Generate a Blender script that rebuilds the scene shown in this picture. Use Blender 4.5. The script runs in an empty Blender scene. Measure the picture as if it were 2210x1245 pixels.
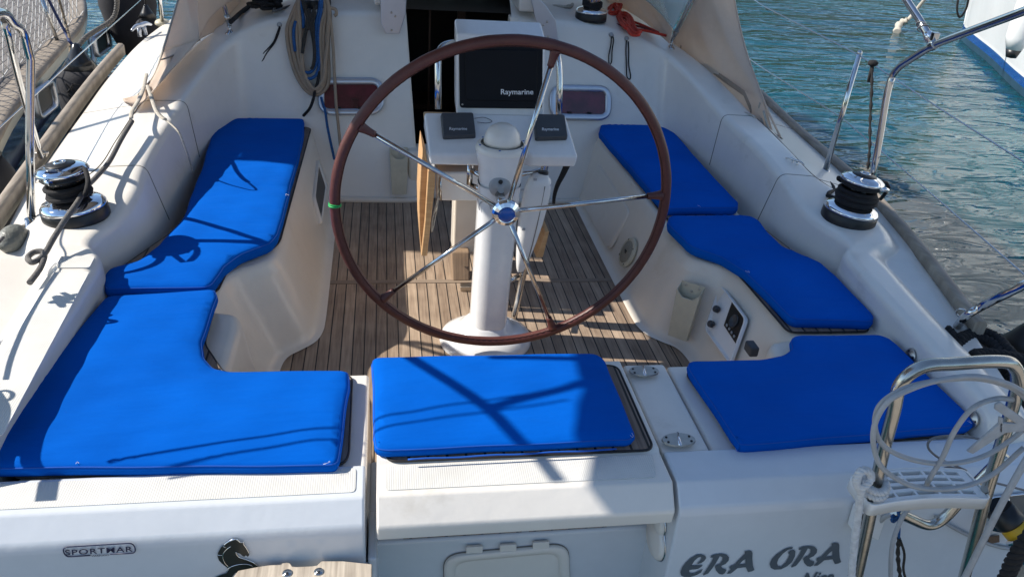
import bpy, bmesh, math, random
from mathutils import Vector, Matrix, geometry
V=Vector; R=math.radians; PI=math.pi
random.seed(7)
sc=bpy.context.scene
# ---------------------------------------------------------------- camera, world, sun
F_PX=1692.77; CXP,CYP=1105.0,622.5
CAM=V((-0.3631,-1.8326,1.6104))
ROT=Matrix.Rotation(R(-10.2835),3,'Z')@Matrix.Rotation(R(90-29.2568),3,'X')@Matrix.Rotation(R(4.4795),3,'Z')
cd=bpy.data.cameras.new('camera'); cam=bpy.data.objects.new('camera',cd); sc.collection.objects.link(cam)
cam.matrix_world=Matrix.Translation(CAM)@ROT.to_4x4()
cd.sensor_width=36; cd.lens=36*F_PX/2210; cd.clip_end=2000; cd.clip_start=.02
sc.camera=cam
SUN=V((-.95,.13,.775)).normalized()          # towards the sun
w=bpy.data.worlds.new('World'); sc.world=w; w.use_nodes=True
nt=w.node_tree; bg=nt.nodes['Background']; sky=nt.nodes.new('ShaderNodeTexSky')
sky.sky_type='NISHITA'; sky.sun_disc=False
sky.sun_elevation=math.asin(SUN.z); sky.sun_rotation=math.atan2(SUN.x,SUN.y)
nt.links.new(sky.outputs[0],bg.inputs[0]); bg.inputs[1].default_value=.105; sky.dust_density=.0; sky.air_density=1.0; sky.ozone_density=2.0
ld=bpy.data.lights.new('sun','SUN'); ld.energy=4.3; ld.angle=R(.55); ld.color=(1,.94,.85)
lo=bpy.data.objects.new('sun',ld); sc.collection.objects.link(lo); lo.location=SUN*30
lo.rotation_euler=SUN.to_track_quat('Z','Y').to_euler()
sc.view_settings.view_transform='Standard'; sc.view_settings.look='None'
sc.view_settings.exposure=0.75; sc.view_settings.gamma=1
WATER=-.55
# ---------------------------------------------------------------- photo pixel (2210 wide) -> point on a plane
def ray(x,y): return (ROT@V((x-CXP,-(y-CYP),-F_PX))).normalized()
def at(x,y,z): d=ray(x,y); return CAM+d*((z-CAM.z)/d.z)
def atx(x,y,X): d=ray(x,y); return CAM+d*((X-CAM.x)/d.x)
def aty(x,y,Y): d=ray(x,y); return CAM+d*((Y-CAM.y)/d.y)
def atp(x,y,P,n): d=ray(x,y); return CAM+d*((P-CAM).dot(n)/d.dot(n))
# ---------------------------------------------------------------- materials
def mat(name,col,rough=.5,metal=0.,bump=None,var=None,coat=0.,spec=.5,sheen=0.,aniso=None,dirt=None):
    m=bpy.data.materials.new(name); m.use_nodes=True; t=m.node_tree; b=t.nodes['Principled BSDF']
    b.inputs['Base Color'].default_value=(*col,1); b.inputs['Roughness'].default_value=rough
    b.inputs['Metallic'].default_value=metal; b.inputs['Coat Weight'].default_value=coat
    b.inputs['Specular IOR Level'].default_value=spec; b.inputs['Sheen Weight'].default_value=sheen
    b.inputs['Coat Roughness'].default_value=.12
    tc=t.nodes.new('ShaderNodeTexCoord')
    def noise(s,d=4,r=.6):
        n=t.nodes.new('ShaderNodeTexNoise'); n.inputs['Scale'].default_value=s; n.inputs['Detail'].default_value=d
        n.inputs['Roughness'].default_value=r; t.links.new(tc.outputs['Object'],n.inputs['Vector']); return n
    src=None
    if var:
        for s,a in var:
            n=noise(s); mp=t.nodes.new('ShaderNodeMapRange'); mp.inputs[1].default_value=.3; mp.inputs[2].default_value=.7
            mp.inputs[3].default_value=1-a; mp.inputs[4].default_value=1.0
            t.links.new(n.outputs[0],mp.inputs[0])
            mx=t.nodes.new('ShaderNodeVectorMath'); mx.operation='SCALE'
            if src: t.links.new(src,mx.inputs[0])
            else: mx.inputs[0].default_value=col
            t.links.new(mp.outputs[0],mx.inputs['Scale']); src=mx.outputs[0]
    if dirt:   # (colour, scale, low, high)
        dc,s,lo_,hi_=dirt; n=noise(s,8,.65); mp=t.nodes.new('ShaderNodeMapRange')
        mp.inputs[1].default_value=lo_; mp.inputs[2].default_value=hi_; t.links.new(n.outputs[0],mp.inputs[0])
        mx=t.nodes.new('ShaderNodeMix'); mx.data_type='RGBA'; t.links.new(mp.outputs[0],mx.inputs[0])
        if src: t.links.new(src,mx.inputs[6])
        else: mx.inputs[6].default_value=(*col,1)
        mx.inputs[7].default_value=(*dc,1); src=mx.outputs[2]
    if src: t.links.new(src,b.inputs['Base Color'])
    if bump:
        prev=None
        for s,st,di in bump:
            n=noise(s,5); bp=t.nodes.new('ShaderNodeBump'); bp.inputs['Strength'].default_value=st; bp.inputs['Distance'].default_value=di
            t.links.new(n.outputs[0],bp.inputs['Height'])
            if prev: t.links.new(prev,bp.inputs['Normal'])
            prev=bp.outputs[0]
        t.links.new(prev,b.inputs['Normal'])
    return m
GEL=mat('white_gelcoat',(.80,.755,.685),.32,var=[(2.2,.06),(14,.04)],dirt=((.55,.50,.42),5.5,.60,.86),bump=[(3,.25,.02),(60,.05,.002)],coat=.25)
GELC=mat('cockpit_gelcoat',(.78,.71,.61),.34,var=[(1.6,.06),(18,.04)],dirt=((.56,.47,.35),4.5,.58,.86),bump=[(2.5,.3,.02),(60,.05,.002)],coat=.25)
GELG=mat('transom_gelcoat',(.66,.69,.72),.25,var=[(1.5,.06),(25,.03)],bump=[(2.5,.25,.02)],coat=.4)
PED=mat('pedestal_gelcoat',(.78,.78,.78),.2,var=[(5,.05),(40,.04)],bump=[(6,.2,.01)],coat=.5)
CREAM=mat('aged_plastic',(.60,.54,.40),.5,var=[(8,.12),(40,.08)],dirt=((.38,.32,.2),20,.55,.8),bump=[(50,.2,.002)])
STEEL=mat('stainless_steel',(.62,.62,.61),.13,1.,var=[(30,.12)],bump=[(25,.06,.002)])
CHROME=mat('chrome',(.82,.83,.85),.05,1.,var=[(20,.06)])
WARMREF=mat('warm_reflection_steel',(.56,.53,.47),.24,1.,var=[(25,.2)],bump=[(30,.1,.003)])  # quay's warm reflection is put into this base colour, for ladder tubes
DULL=mat('brushed_steel',(.55,.5,.44),.32,1.,var=[(60,.2)],bump=[(80,.1,.001)])
ALU=mat('anodised_aluminium',(.55,.58,.64),.35,.85,var=[(20,.06)])
BLACK=mat('black_plastic',(.012,.012,.013),.38,var=[(30,.3)])
DARKG=mat('grey_plastic',(.055,.06,.068),.5,var=[(25,.15)],bump=[(250,.15,.001)])
RUBBER=mat('fender_cloth',(.011,.011,.016),.85,var=[(20,.3)],bump=[(120,.3,.003)],sheen=.05)
NAVY=mat('navy_paint',(.006,.011,.05),.12,var=[(2,.2)],coat=.6)
WHITEP=mat('white_paint',(.80,.80,.79),.25,var=[(1.5,.05),(20,.03)],bump=[(2,.1,.02)],coat=.4)
BLUEP=mat('blue_paint',(.01,.07,.30),.25,coat=.4,var=[(4,.2)])
LEATHER=mat('wheel_leather',(.115,.034,.028),.45,var=[(20,.25),(120,.2)],bump=[(160,.35,.002),(30,.2,.003)])
WOOD=mat('varnished_wood',(.42,.20,.07),.35,var=[(14,.3)],coat=.3)
CANVAS=None
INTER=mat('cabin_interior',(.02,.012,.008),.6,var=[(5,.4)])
WIN=mat('tinted_acrylic',(.15,.016,.035),.08,var=[(9,.75)],coat=.6)
SCREENB=mat('cover_black',(.005,.006,.010),.5,spec=.2,var=[(12,.3)],bump=[(90,.1,.001)])
LETTERW=mat('lettering_white',(.75,.76,.78),.5)
LETTERG=mat('lettering_grey',(.10,.12,.14),.4,var=[(9,.2)])
LETTERN=mat('lettering_navy',(.014,.016,.06),.4)
EMBLEM=mat('emblem_green',(.004,.010,.010),.35,coat=.1)
CAULK=mat('rubber_caulk',(.012,.010,.010),.6)
RED=mat('red_rope',(.62,.045,.02),.8,var=[(70,.35)],bump=[(300,.5,.003)])
BLUER=mat('blue_rope',(.01,.11,.34),.75,var=[(200,.7)],bump=[(300,.5,.003)])
BLKR=mat('black_rope',(.014,.013,.014),.85,var=[(160,.4)],bump=[(300,.6,.004)])
FLECK=mat('black_flecked_rope',(.05,.045,.04),.85,var=[(230,.9)],bump=[(300,.6,.004)])
TAN=mat('tan_rope',(.37,.28,.20),.85,var=[(30,.12),(250,.15)],bump=[(350,.5,.003)])
GREYR=mat('grey_rope',(.17,.16,.15),.85,var=[(180,.5)],bump=[(300,.6,.004)])
CREAMR=mat('cream_rope',(.55,.50,.42),.85,var=[(150,.4)],bump=[(300,.6,.004)])
WHITER=mat('white_rope',(.66,.66,.66),.7,var=[(90,.25)],bump=[(250,.4,.003)])
HOSE=mat('grey_white_cable',(.40,.41,.42),.45,var=[(12,.15),(60,.15)])
CABLE=mat('grey_cable',(.16,.16,.17),.5,var=[(30,.2)])
YEL=mat('yellow_plastic',(.62,.36,.01),.4,var=[(20,.15)])
GREEN=mat('green_tape',(.01,.35,.08),.5)
NETM=mat('net_cord',(.78,.76,.72),.8,var=[(60,.3)])
BLUEC=mat('blue_cap',(.01,.10,.42),.25,var=[(40,.3)],coat=.3)
TAPE=mat('grey_tape',(.42,.43,.44),.6,var=[(25,.25)],bump=[(60,.5,.006)])

def teak(name,pitch=.041,axis='X',caulk=.10,col=((.165,.112,.076),(.47,.355,.255)),off=0.,silver=.0):
    m=bpy.data.materials.new(name); m.use_nodes=True; t=m.node_tree; b=t.nodes['Principled BSDF']; L=t.links.new
    N=lambda k:t.nodes.new(k)
    tc=N('ShaderNodeTexCoord'); sp=N('ShaderNodeSeparateXYZ'); L(tc.outputs['Object'],sp.inputs[0])
    other='Y' if axis=='X' else 'X'
    def mth(op,a,bv=None):
        n=N('ShaderNodeMath'); n.operation=op
        for i,v in enumerate((a,bv)):
            if v is None: continue
            if isinstance(v,(int,float)): n.inputs[i].default_value=v
            else: L(v,n.inputs[i])
        return n.outputs[0]
    u=mth('ADD',mth('DIVIDE',sp.outputs[axis],pitch),50+off)
    fr=mth('FRACT',u); idx=mth('FLOOR',u)
    edge=mth('ABSOLUTE',mth('SUBTRACT',fr,.5))
    line=mth('GREATER_THAN',edge,.5-caulk/2)
    # grain
    cb=N('ShaderNodeCombineXYZ'); L(mth('MULTIPLY',sp.outputs[axis],1.0),cb.inputs[0]); L(mth('MULTIPLY',sp.outputs[other],.05),cb.inputs[1]); L(mth('MULTIPLY',idx,.37),cb.inputs[2])
    g=N('ShaderNodeTexNoise'); g.inputs['Scale'].default_value=130; g.inputs['Detail'].default_value=6; L(cb.outputs[0],g.inputs['Vector'])
    g2=N('ShaderNodeTexNoise'); g2.inputs['Scale'].default_value=9; g2.inputs['Detail'].default_value=7; L(tc.outputs['Object'],g2.inputs['Vector'])
    wn=N('ShaderNodeTexWhiteNoise'); wn.noise_dimensions='1D'; L(idx,wn.inputs['W'])
    f=mth('ADD',mth('MULTIPLY',g.outputs[0],.65),mth('ADD',mth('MULTIPLY',g2.outputs[0],.4),mth('MULTIPLY',wn.outputs[0],.22)))
    mr=N('ShaderNodeMapRange'); L(f,mr.inputs[0]); mr.inputs[1].default_value=.38; mr.inputs[2].default_value=.88
    mx=N('ShaderNodeMix'); mx.data_type='RGBA'; L(mr.outputs[0],mx.inputs[0]); mx.inputs[6].default_value=(*col[0],1); mx.inputs[7].default_value=(*col[1],1)
    m2=N('ShaderNodeMix'); m2.data_type='RGBA'; L(line,m2.inputs[0]); L(mx.outputs[2],m2.inputs[6]); m2.inputs[7].default_value=(.012,.010,.009,1)
    L(m2.outputs[2],b.inputs['Base Color']); b.inputs['Roughness'].default_value=.62
    h=mth('SUBTRACT',mth('MULTIPLY',g.outputs[0],.35),line)
    bp=N('ShaderNodeBump'); bp.inputs['Strength'].default_value=.55; bp.inputs['Distance'].default_value=.002; L(h,bp.inputs['Height']); L(bp.outputs[0],b.inputs['Normal'])
    return m
TEAK=teak('teak_planks'); TEAKS=teak('seat_teak',.045,'X',.14,((.12,.085,.065),(.36,.275,.21)))
TEAKP=teak('teak_plank_plain',9.,'X',0.,((.14,.09,.055),(.36,.25,.16)),off=.5)
TEAKT=teak('teak_cross_plank',9.,'Y',0.,((.14,.10,.075),(.32,.245,.18)),off=.5)
RAILW=teak('weathered_rail',9.,'X',0.,((.15,.115,.085),(.40,.34,.27)),off=.5)
GANG=teak('weathered_gangway',9.,'X',0.,((.13,.10,.075),(.60,.52,.42)),off=.5)
WOODL=teak('pale_table_wood',9.,'Z',0.,((.38,.20,.085),(.62,.39,.19)),off=.5)
DECKN=teak('neighbour_teak',.05,'X',.1,((.10,.085,.075),(.27,.245,.22)))

def fabric():
    m=bpy.data.materials.new('blue_canvas'); m.use_nodes=True; t=m.node_tree; b=t.nodes['Principled BSDF']; L=t.links.new
    tc=t.nodes.new('ShaderNodeTexCoord')
    n=t.nodes.new('ShaderNodeTexNoise'); n.inputs['Scale'].default_value=3.5; n.inputs['Detail'].default_value=6; L(tc.outputs['Object'],n.inputs[0])
    cr=t.nodes.new('ShaderNodeValToRGB'); L(n.outputs[0],cr.inputs[0])
    cr.color_ramp.elements[0].position=.3; cr.color_ramp.elements[0].color=(.0,.084,.43,1)
    cr.color_ramp.elements[1].position=.75; cr.color_ramp.elements[1].color=(.0,.105,.52,1)
    L(cr.outputs[0],b.inputs['Base Color']); b.inputs['Roughness'].default_value=.95; b.inputs['Specular IOR Level'].default_value=.06
    def wave(ax,s,st,di,prev,dist=0):
        wv=t.nodes.new('ShaderNodeTexWave'); wv.bands_direction=ax; wv.inputs['Scale'].default_value=s; wv.inputs['Distortion'].default_value=dist
        wv.inputs['Detail'].default_value=3; wv.inputs['Detail Scale'].default_value=.6
        L(tc.outputs['Object'],wv.inputs[0]); bp=t.nodes.new('ShaderNodeBump'); bp.inputs['Strength'].default_value=st; bp.inputs['Distance'].default_value=di
        L(wv.outputs[0],bp.inputs['Height'])
        if prev: L(prev,bp.inputs['Normal'])
        return bp.outputs[0]
    p=wave('X',220,.12,.001,None); p=wave('Y',220,.12,.001,p)
    n2=t.nodes.new('ShaderNodeTexNoise'); n2.inputs['Scale'].default_value=5; n2.inputs['Detail'].default_value=3
    mp=t.nodes.new('ShaderNodeMapping'); mp.inputs['Scale'].default_value=(.6,3.2,1); L(tc.outputs['Object'],mp.inputs[0]); L(mp.outputs[0],n2.inputs[0])
    bp=t.nodes.new('ShaderNodeBump'); bp.inputs['Strength'].default_value=.55; bp.inputs['Distance'].default_value=.02; L(n2.outputs[0],bp.inputs['Height']); L(p,bp.inputs['Normal'])
    L(bp.outputs[0],b.inputs['Normal']); return m
BLUE=fabric()
BLUED=mat('blue_piping',(.0,.08,.42),.8)
def canvas(name,col,tr=.35):
    m=mat(name,col,.85,var=[(3,.1),(30,.06)],bump=[(4,.6,.03),(14,.3,.01)]); t=m.node_tree
    b=t.nodes['Principled BSDF']; tl=t.nodes.new('ShaderNodeBsdfTranslucent'); tl.inputs[0].default_value=(*col,1)
    mx=t.nodes.new('ShaderNodeMixShader'); mx.inputs[0].default_value=tr
    out=[n for n in t.nodes if n.type=='OUTPUT_MATERIAL'][0]
    t.links.new(b.outputs[0],mx.inputs[1]); t.links.new(tl.outputs[0],mx.inputs[2]); t.links.new(mx.outputs[0],out.inputs[0]); return m
CANVAS=canvas('beige_canvas',(.78,.66,.55),.45); CANVD=canvas('beige_canvas_band',(.42,.32,.25),.25); BIMC=canvas('bimini_canvas',(.42,.38,.33),.12)
def clearw():
    m=bpy.data.materials.new('clear_vinyl'); m.use_nodes=True; t=m.node_tree; b=t.nodes['Principled BSDF']
    b.inputs['Base Color'].default_value=(.6,.68,.74,1); b.inputs['Roughness'].default_value=.12; b.inputs['Alpha'].default_value=.45; return m
VINYL=clearw()
def water():
    m=bpy.data.materials.new('harbour_water'); m.use_nodes=True; t=m.node_tree; b=t.nodes['Principled BSDF']; L=t.links.new
    tc=t.nodes.new('ShaderNodeTexCoord')
    n0=t.nodes.new('ShaderNodeTexNoise'); n0.inputs['Scale'].default_value=.35; n0.inputs['Detail'].default_value=4; L(tc.outputs['Object'],n0.inputs[0])
    cr=t.nodes.new('ShaderNodeValToRGB'); L(n0.outputs[0],cr.inputs[0])
    cr.color_ramp.elements[0].position=.3; cr.color_ramp.elements[0].color=(.0005,.036,.052,1)
    cr.color_ramp.elements[1].position=.75; cr.color_ramp.elements[1].color=(.0005,.070,.088,1)
    L(cr.outputs[0],b.inputs['Base Color']); b.inputs['Roughness'].default_value=.03; b.inputs['IOR'].default_value=1.42; b.inputs['Specular IOR Level'].default_value=.5
    prev=None
    for sx,sy,s,st,di,de in ((.5,1.0,1.3,1,.10,1),(.7,1.8,3.0,1,.044,2),(1,2.2,9,.6,.0035,2)):
        mp=t.nodes.new('ShaderNodeMapping'); mp.inputs['Scale'].default_value=(sx,sy,1); mp.inputs['Rotation'].default_value=(0,0,R(-14)); L(tc.outputs['Object'],mp.inputs[0])
        n=t.nodes.new('ShaderNodeTexNoise'); n.inputs['Scale'].default_value=s; n.inputs['Detail'].default_value=de; n.inputs['Distortion'].default_value=.7; L(mp.outputs[0],n.inputs[0])
        bp=t.nodes.new('ShaderNodeBump'); bp.inputs['Strength'].default_value=st; bp.inputs['Distance'].default_value=di; L(n.outputs[0],bp.inputs['Height'])
        if prev: L(prev,bp.inputs['Normal'])
        prev=bp.outputs[0]
    L(prev,b.inputs['Normal']); b.inputs['Subsurface Weight'].default_value=.9; b.inputs['Subsurface Radius'].default_value=(.12,.9,1.1); b.inputs['Subsurface Scale'].default_value=.9; return m
SEA=water()
def nonskid():
    m=bpy.data.materials.new('nonskid_gelcoat'); m.use_nodes=True; t=m.node_tree; b=t.nodes['Principled BSDF']; L=t.links.new
    tc=t.nodes.new('ShaderNodeTexCoord'); n=t.nodes.new('ShaderNodeTexNoise'); n.inputs['Scale'].default_value=9; n.inputs['Detail'].default_value=8; L(tc.outputs['Object'],n.inputs[0])
    cr=t.nodes.new('ShaderNodeValToRGB'); L(n.outputs[0],cr.inputs[0])
    cr.color_ramp.elements[0].position=.3; cr.color_ramp.elements[0].color=(.70,.69,.65,1); cr.color_ramp.elements[1].position=.75; cr.color_ramp.elements[1].color=(.60,.585,.54,1)
    L(cr.outputs[0],b.inputs['Base Color']); b.inputs['Roughness'].default_value=.5
    wv=t.nodes.new('ShaderNodeTexWave'); wv.bands_direction='X'; wv.inputs['Scale'].default_value=62; L(tc.outputs['Object'],wv.inputs[0])
    bp=t.nodes.new('ShaderNodeBump'); bp.inputs['Strength'].default_value=.28; bp.inputs['Distance'].default_value=.0012; L(wv.outputs[0],bp.inputs['Height']); L(bp.outputs[0],b.inputs['Normal']); return m
NONSKID=nonskid()

# ---------------------------------------------------------------- things
def tagp(o,label=None,cat=None,group=None,kind=None):
    if label: o['label']=label
    if cat: o['category']=cat
    if group: o['group']=group
    if kind: o['kind']=kind
    return o
def thing(name,label,cat,loc=(0,0,0),group=None):
    o=bpy.data.objects.new(name,None); sc.collection.objects.link(o); o.location=V(loc); o.empty_display_size=.05
    return tagp(o,label,cat,group)
def rootloc(p):
    l=V((0,0,0))
    while p: l+=p.location; p=p.parent
    return l
# ---------------------------------------------------------------- mesh building
def crom(pts,n=6,closed=False):
    pts=[V(p) for p in pts]
    if len(pts)<3 and not closed: return pts
    out=[]; m=len(pts); rng=m if closed else m-1
    for i in range(rng):
        p1,p2=pts[i],pts[(i+1)%m]
        p0=pts[i-1] if (closed or i>0) else p1*2-p2
        p3=pts[(i+2)%m] if (closed or i+2<m) else p2*2-p1
        for k in range(n):
            t=k/n; out.append(.5*((2*p1)+(p2-p0)*t+(2*p0-5*p1+4*p2-p3)*t*t+(3*p1-3*p2+p3-p0)*t**3))
    if not closed: out.append(pts[-1])
    return out
def rpoly(pts,rad,n=5,closed=True):
    """round the corners of a polyline"""
    pts=[V(p) for p in pts]; m=len(pts); out=[]
    for i,p in enumerate(pts):
        r=rad[i] if isinstance(rad,(list,tuple)) else rad
        if (not closed and i in (0,m-1)) or r<=0: out.append(p); continue
        a=pts[i-1]-p; b=pts[(i+1)%m]-p
        ra=min(r,a.length*.49); rb=min(r,b.length*.49)
        A=p+a.normalized()*ra; B=p+b.normalized()*rb
        for k in range(n+1):
            t=k/n; out.append(A*(1-t)**2+p*2*t*(1-t)+B*t*t)
    return out
class MB:
    def __init__(s): s.v=[]; s.f=[]; s.sm=[]
    def add(s,vs,fs,smooth=True):
        o=len(s.v); s.v+=[V(v) for v in vs]; s.f+=[[i+o for i in f] for f in fs]; s.sm+=[smooth]*len(fs); return s
    def grid(s,rows,closed_u=False,closed_v=False):
        nu=len(rows); nv=len(rows[0]); vs=[p for r in rows for p in r]; fs=[]
        for i in range(nu if closed_u else nu-1):
            for j in range(nv if closed_v else nv-1):
                a=i*nv+j; b=i*nv+(j+1)%nv; c=((i+1)%nu)*nv+(j+1)%nv; d=((i+1)%nu)*nv+j; fs.append((a,b,c,d))
        return s.add(vs,fs)
    def tube(s,pts,r,seg=10,smooth=0,closed=False,flat=1.,cap=True):
        P=crom(pts,smooth,closed) if smooth else [V(p) for p in pts]
        n=len(P); rr=r if callable(r) else (lambda t:r)
        T=[]
        for i in range(n):
            a=P[i-1] if (i>0 or closed) else P[i]; b=P[(i+1)%n] if (i<n-1 or closed) else P[i]
            T.append((b-a).normalized() if (b-a).length>1e-9 else V((0,0,1)))
        up=V((0,0,1)) if abs(T[0].z)<.9 else V((1,0,0))
        N=(up-T[0]*up.dot(T[0])).normalized(); rows=[]
        for i in range(n):
            N=(N-T[i]*N.dot(T[i])).normalized(); B=T[i].cross(N); q=rr(i/max(1,n-1))
            rows.append([P[i]+(N*math.cos(2*PI*k/seg)*flat+B*math.sin(2*PI*k/seg))*q for k in range(seg)])
        s.grid(rows,closed_u=closed,closed_v=True)
        if not closed and cap:
            s.add(rows[0],[list(range(seg))[::-1]],False); s.add(rows[-1],[list(range(seg))],False)
        return s
    def lathe(s,prof,c=(0,0,0),axis=(0,0,1),seg=40,sx=1.,arc=2*PI):
        q=V(axis).normalized().to_track_quat('Z','Y'); c=V(c)
        rows=[[c+q@V((r*math.cos(arc*k/seg)*sx,r*math.sin(arc*k/seg),z)) for k in range(seg)] for r,z in prof]
        s.grid(rows,closed_v=True); 
        if prof[0][0]>1e-6: s.add(rows[0],[list(range(seg))[::-1]],False)
        if prof[-1][0]>1e-6: s.add(rows[-1],[list(range(seg))],False)
        return s
    def box(s,c,d,M=None):
        c=V(c); vs=[]
        for x in (-.5,.5):
            for y in (-.5,.5):
                for z in (-.5,.5):
                    p=V((x*d[0],y*d[1],z*d[2])); vs.append(c+(M@p if M else p))
        return s.add(vs,[(0,1,3,2),(4,6,7,5),(0,4,5,1),(2,3,7,6),(0,2,6,4),(1,5,7,3)],False)
    def prism(s,a,b,smooth=False):
        n=len(a); s.add(list(a)+list(b),[[k,(k+1)%n,n+(k+1)%n,n+k] for k in range(n)],smooth)
        s.add(a,[list(range(n))[::-1]],False); s.add(b,[list(range(n))],False); return s
    def slab(s,pts,th):   # polygon of 3D points pushed by vector th
        th=V(th); return s.prism([V(p) for p in pts],[V(p)+th for p in pts])
    def torus(s,c,R_,r,axis=(0,0,1),seg=48,seg2=10,arc=1.):
        q=V(axis).normalized().to_track_quat('Z','Y'); c=V(c); n=seg if arc==1 else seg+1
        rows=[]
        for i in range(n):
            a=2*PI*arc*i/seg; d=V((math.cos(a),math.sin(a),0))
            rows.append([c+q@(d*(R_+r*math.cos(2*PI*k/seg2))+V((0,0,r*math.sin(2*PI*k/seg2)))) for k in range(seg2)])
        return s.grid(rows,closed_u=(arc==1),closed_v=True)
    def ball(s,c,r,seg=16,rings=8,sc_=(1,1,1)):
        rows=[]
        for i in range(rings+1):
            t=PI*i/rings; rows.append([V(c)+V((r*math.sin(t)*math.cos(2*PI*k/seg)*sc_[0],r*math.sin(t)*math.sin(2*PI*k/seg)*sc_[1],r*math.cos(t)*sc_[2])) for k in range(seg)])
        return s.grid(rows,closed_v=True)
    def build(s,name,m,parent=None,bevel=0,seg=2,solid=0,flat=False,label=None,weld=True,angle=35):
        off=rootloc(parent) if parent else V((0,0,0))
        me=bpy.data.meshes.new(name); me.from_pydata([v-off for v in s.v],[],s.f); me.polygons.foreach_set('use_smooth',[(x and not flat) for x in s.sm]); me.validate()
        bm=bmesh.new(); bm.from_mesh(me)
        if weld: bmesh.ops.remove_doubles(bm,verts=bm.verts,dist=1e-6)
        bmesh.ops.recalc_face_normals(bm,faces=bm.faces); bm.to_mesh(me); bm.free()
        me.materials.append(m); o=bpy.data.objects.new(name,me); sc.collection.objects.link(o)
        if parent: o.parent=parent
        if solid:
            k=o.modifiers.new('s','SOLIDIFY'); k.thickness=solid; k.offset=0
        if bevel:
            k=o.modifiers.new('b','BEVEL'); k.width=bevel; k.segments=seg; k.limit_method='ANGLE'; k.angle_limit=R(angle); k.harden_normals=False
            me.polygons.foreach_set('use_smooth',[True]*len(me.polygons))
            wn=o.modifiers.new('w','WEIGHTED_NORMAL'); wn.keep_sharp=True
        if label: o['label']=label
        return o
def wnorm(o): k=o.modifiers.new('w','WEIGHTED_NORMAL'); k.weight=80; k.mode='FACE_AREA'; return o
def strands(mb,pts,r,n=3,pitch=.03,smooth=8,seg=7):
    P=crom(pts,smooth); L=0; ph=[0]
    for a,b in zip(P,P[1:]): L+=(b-a).length; ph.append(L)
    # resample densely
    step=pitch/7; Q=[]; i=0; d=0
    while d<L:
        while i<len(ph)-2 and ph[i+1]<d: i+=1
        t=(d-ph[i])/max(1e-9,ph[i+1]-ph[i]); Q.append(P[i].lerp(P[i+1],t)); d+=step
    if len(Q)<3: return mb
    up=V((.3,.5,.8)).normalized(); N=None; C=[[] for _ in range(n)]
    for j,p in enumerate(Q):
        T=(Q[min(j+1,len(Q)-1)]-Q[max(j-1,0)]).normalized(); N=(up if N is None else N); N=(N-T*N.dot(T)).normalized(); B=T.cross(N)
        for k in range(n):
            a=2*PI*(k/n+j/7.); C[k].append(p+(N*math.cos(a)+B*math.sin(a))*r*.5)
    for c in C: mb.tube(c,r*.56,seg)
    return mb
def shape(name,contours,mapf,m,parent,lift=V((0,0,0)),res=None,smooth=0):
    cu=bpy.data.curves.new(name,'CURVE'); cu.dimensions='2D'; cu.fill_mode='BOTH'
    for c in contours:
        c=[(x,-y,0) for x,y in c]
        if smooth: c=crom(c,smooth,True)
        sp=cu.splines.new('POLY'); sp.points.add(len(c)-1); sp.use_cyclic_u=True
        for i,p in enumerate(c): sp.points[i].co=(p[0],p[1],0,1)
    o=bpy.data.objects.new('tmp',cu); sc.collection.objects.link(o)
    me=bpy.data.meshes.new_from_object(o.evaluated_get(bpy.context.evaluated_depsgraph_get())); bpy.data.objects.remove(o)
    off=rootloc(parent)
    for v in me.vertices: v.co=mapf(v.co.x,-v.co.y)+lift-off
    me.name=name; me.materials.clear(); me.materials.append(m); o=bpy.data.objects.new(name,me); sc.collection.objects.link(o); o.parent=parent; return o
def text(name,s,p0,p1,p2,m,parent,lift=V((0,0,0)),shear=0,offset=0.,space=1.):
    """text fitted to the parallelogram p0 (bottom left) p1 (bottom right) p2 (top left)"""
    cu=bpy.data.curves.new(name,'FONT'); cu.body=s; cu.shear=shear; cu.offset=offset; cu.resolution_u=3; cu.space_character=space
    o=bpy.data.objects.new('tmp',cu); sc.collection.objects.link(o)
    me=bpy.data.meshes.new_from_object(o.evaluated_get(bpy.context.evaluated_depsgraph_get())); bpy.data.objects.remove(o)
    xs=[v.co.x for v in me.vertices]; ys=[v.co.y for v in me.vertices]; x0,x1,y0,y1=min(xs),max(xs),min(ys),max(ys); off=rootloc(parent)
    for v in me.vertices:
        a=(v.co.x-x0)/(x1-x0); b=(v.co.y-y0)/(y1-y0); v.co=p0+(p1-p0)*a+(p2-p0)*b+lift-off
    me.name=name; me.materials.clear(); me.materials.append(m); o=bpy.data.objects.new(name,me); sc.collection.objects.link(o); o.parent=parent; return o
# ================================================================ WATER
b=MB(); b.add([(-300,-300,WATER),(300,-300,WATER),(300,300,WATER),(-300,300,WATER)],[(0,1,2,3)],False)
tagp(b.build('water',SEA),kind='structure')
b=MB(); b.box((0,-8.3,-1.25),(80,14,1.8)); tagp(b.build('quay',mat('quay_concrete',(.40,.37,.33),.8,var=[(.5,.2),(6,.2)],bump=[(8,.4,.02)]),bevel=.03),kind='structure')
hr=random.Random(4); b=MB(); rows=[]
for k in range(91):
    a=R(-60+k*3.4); d=V((math.sin(a),math.cos(a),0)); h=16+9*math.sin(k*.31)+6*math.sin(k*.83+1)+hr.uniform(-1,1)
    rows.append([d*140+V((0,0,-2)),d*150+V((0,0,h*.45)),d*175+V((0,0,h)),d*230+V((0,0,h*1.5))])
b.grid(rows); tagp(b.build('unseen_hills',mat('unseen_hillside',(.05,.07,.035),.9,var=[(.05,.4),(.6,.5)])),kind='structure')  # hills out of view, added to darken what the water reflects
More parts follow.
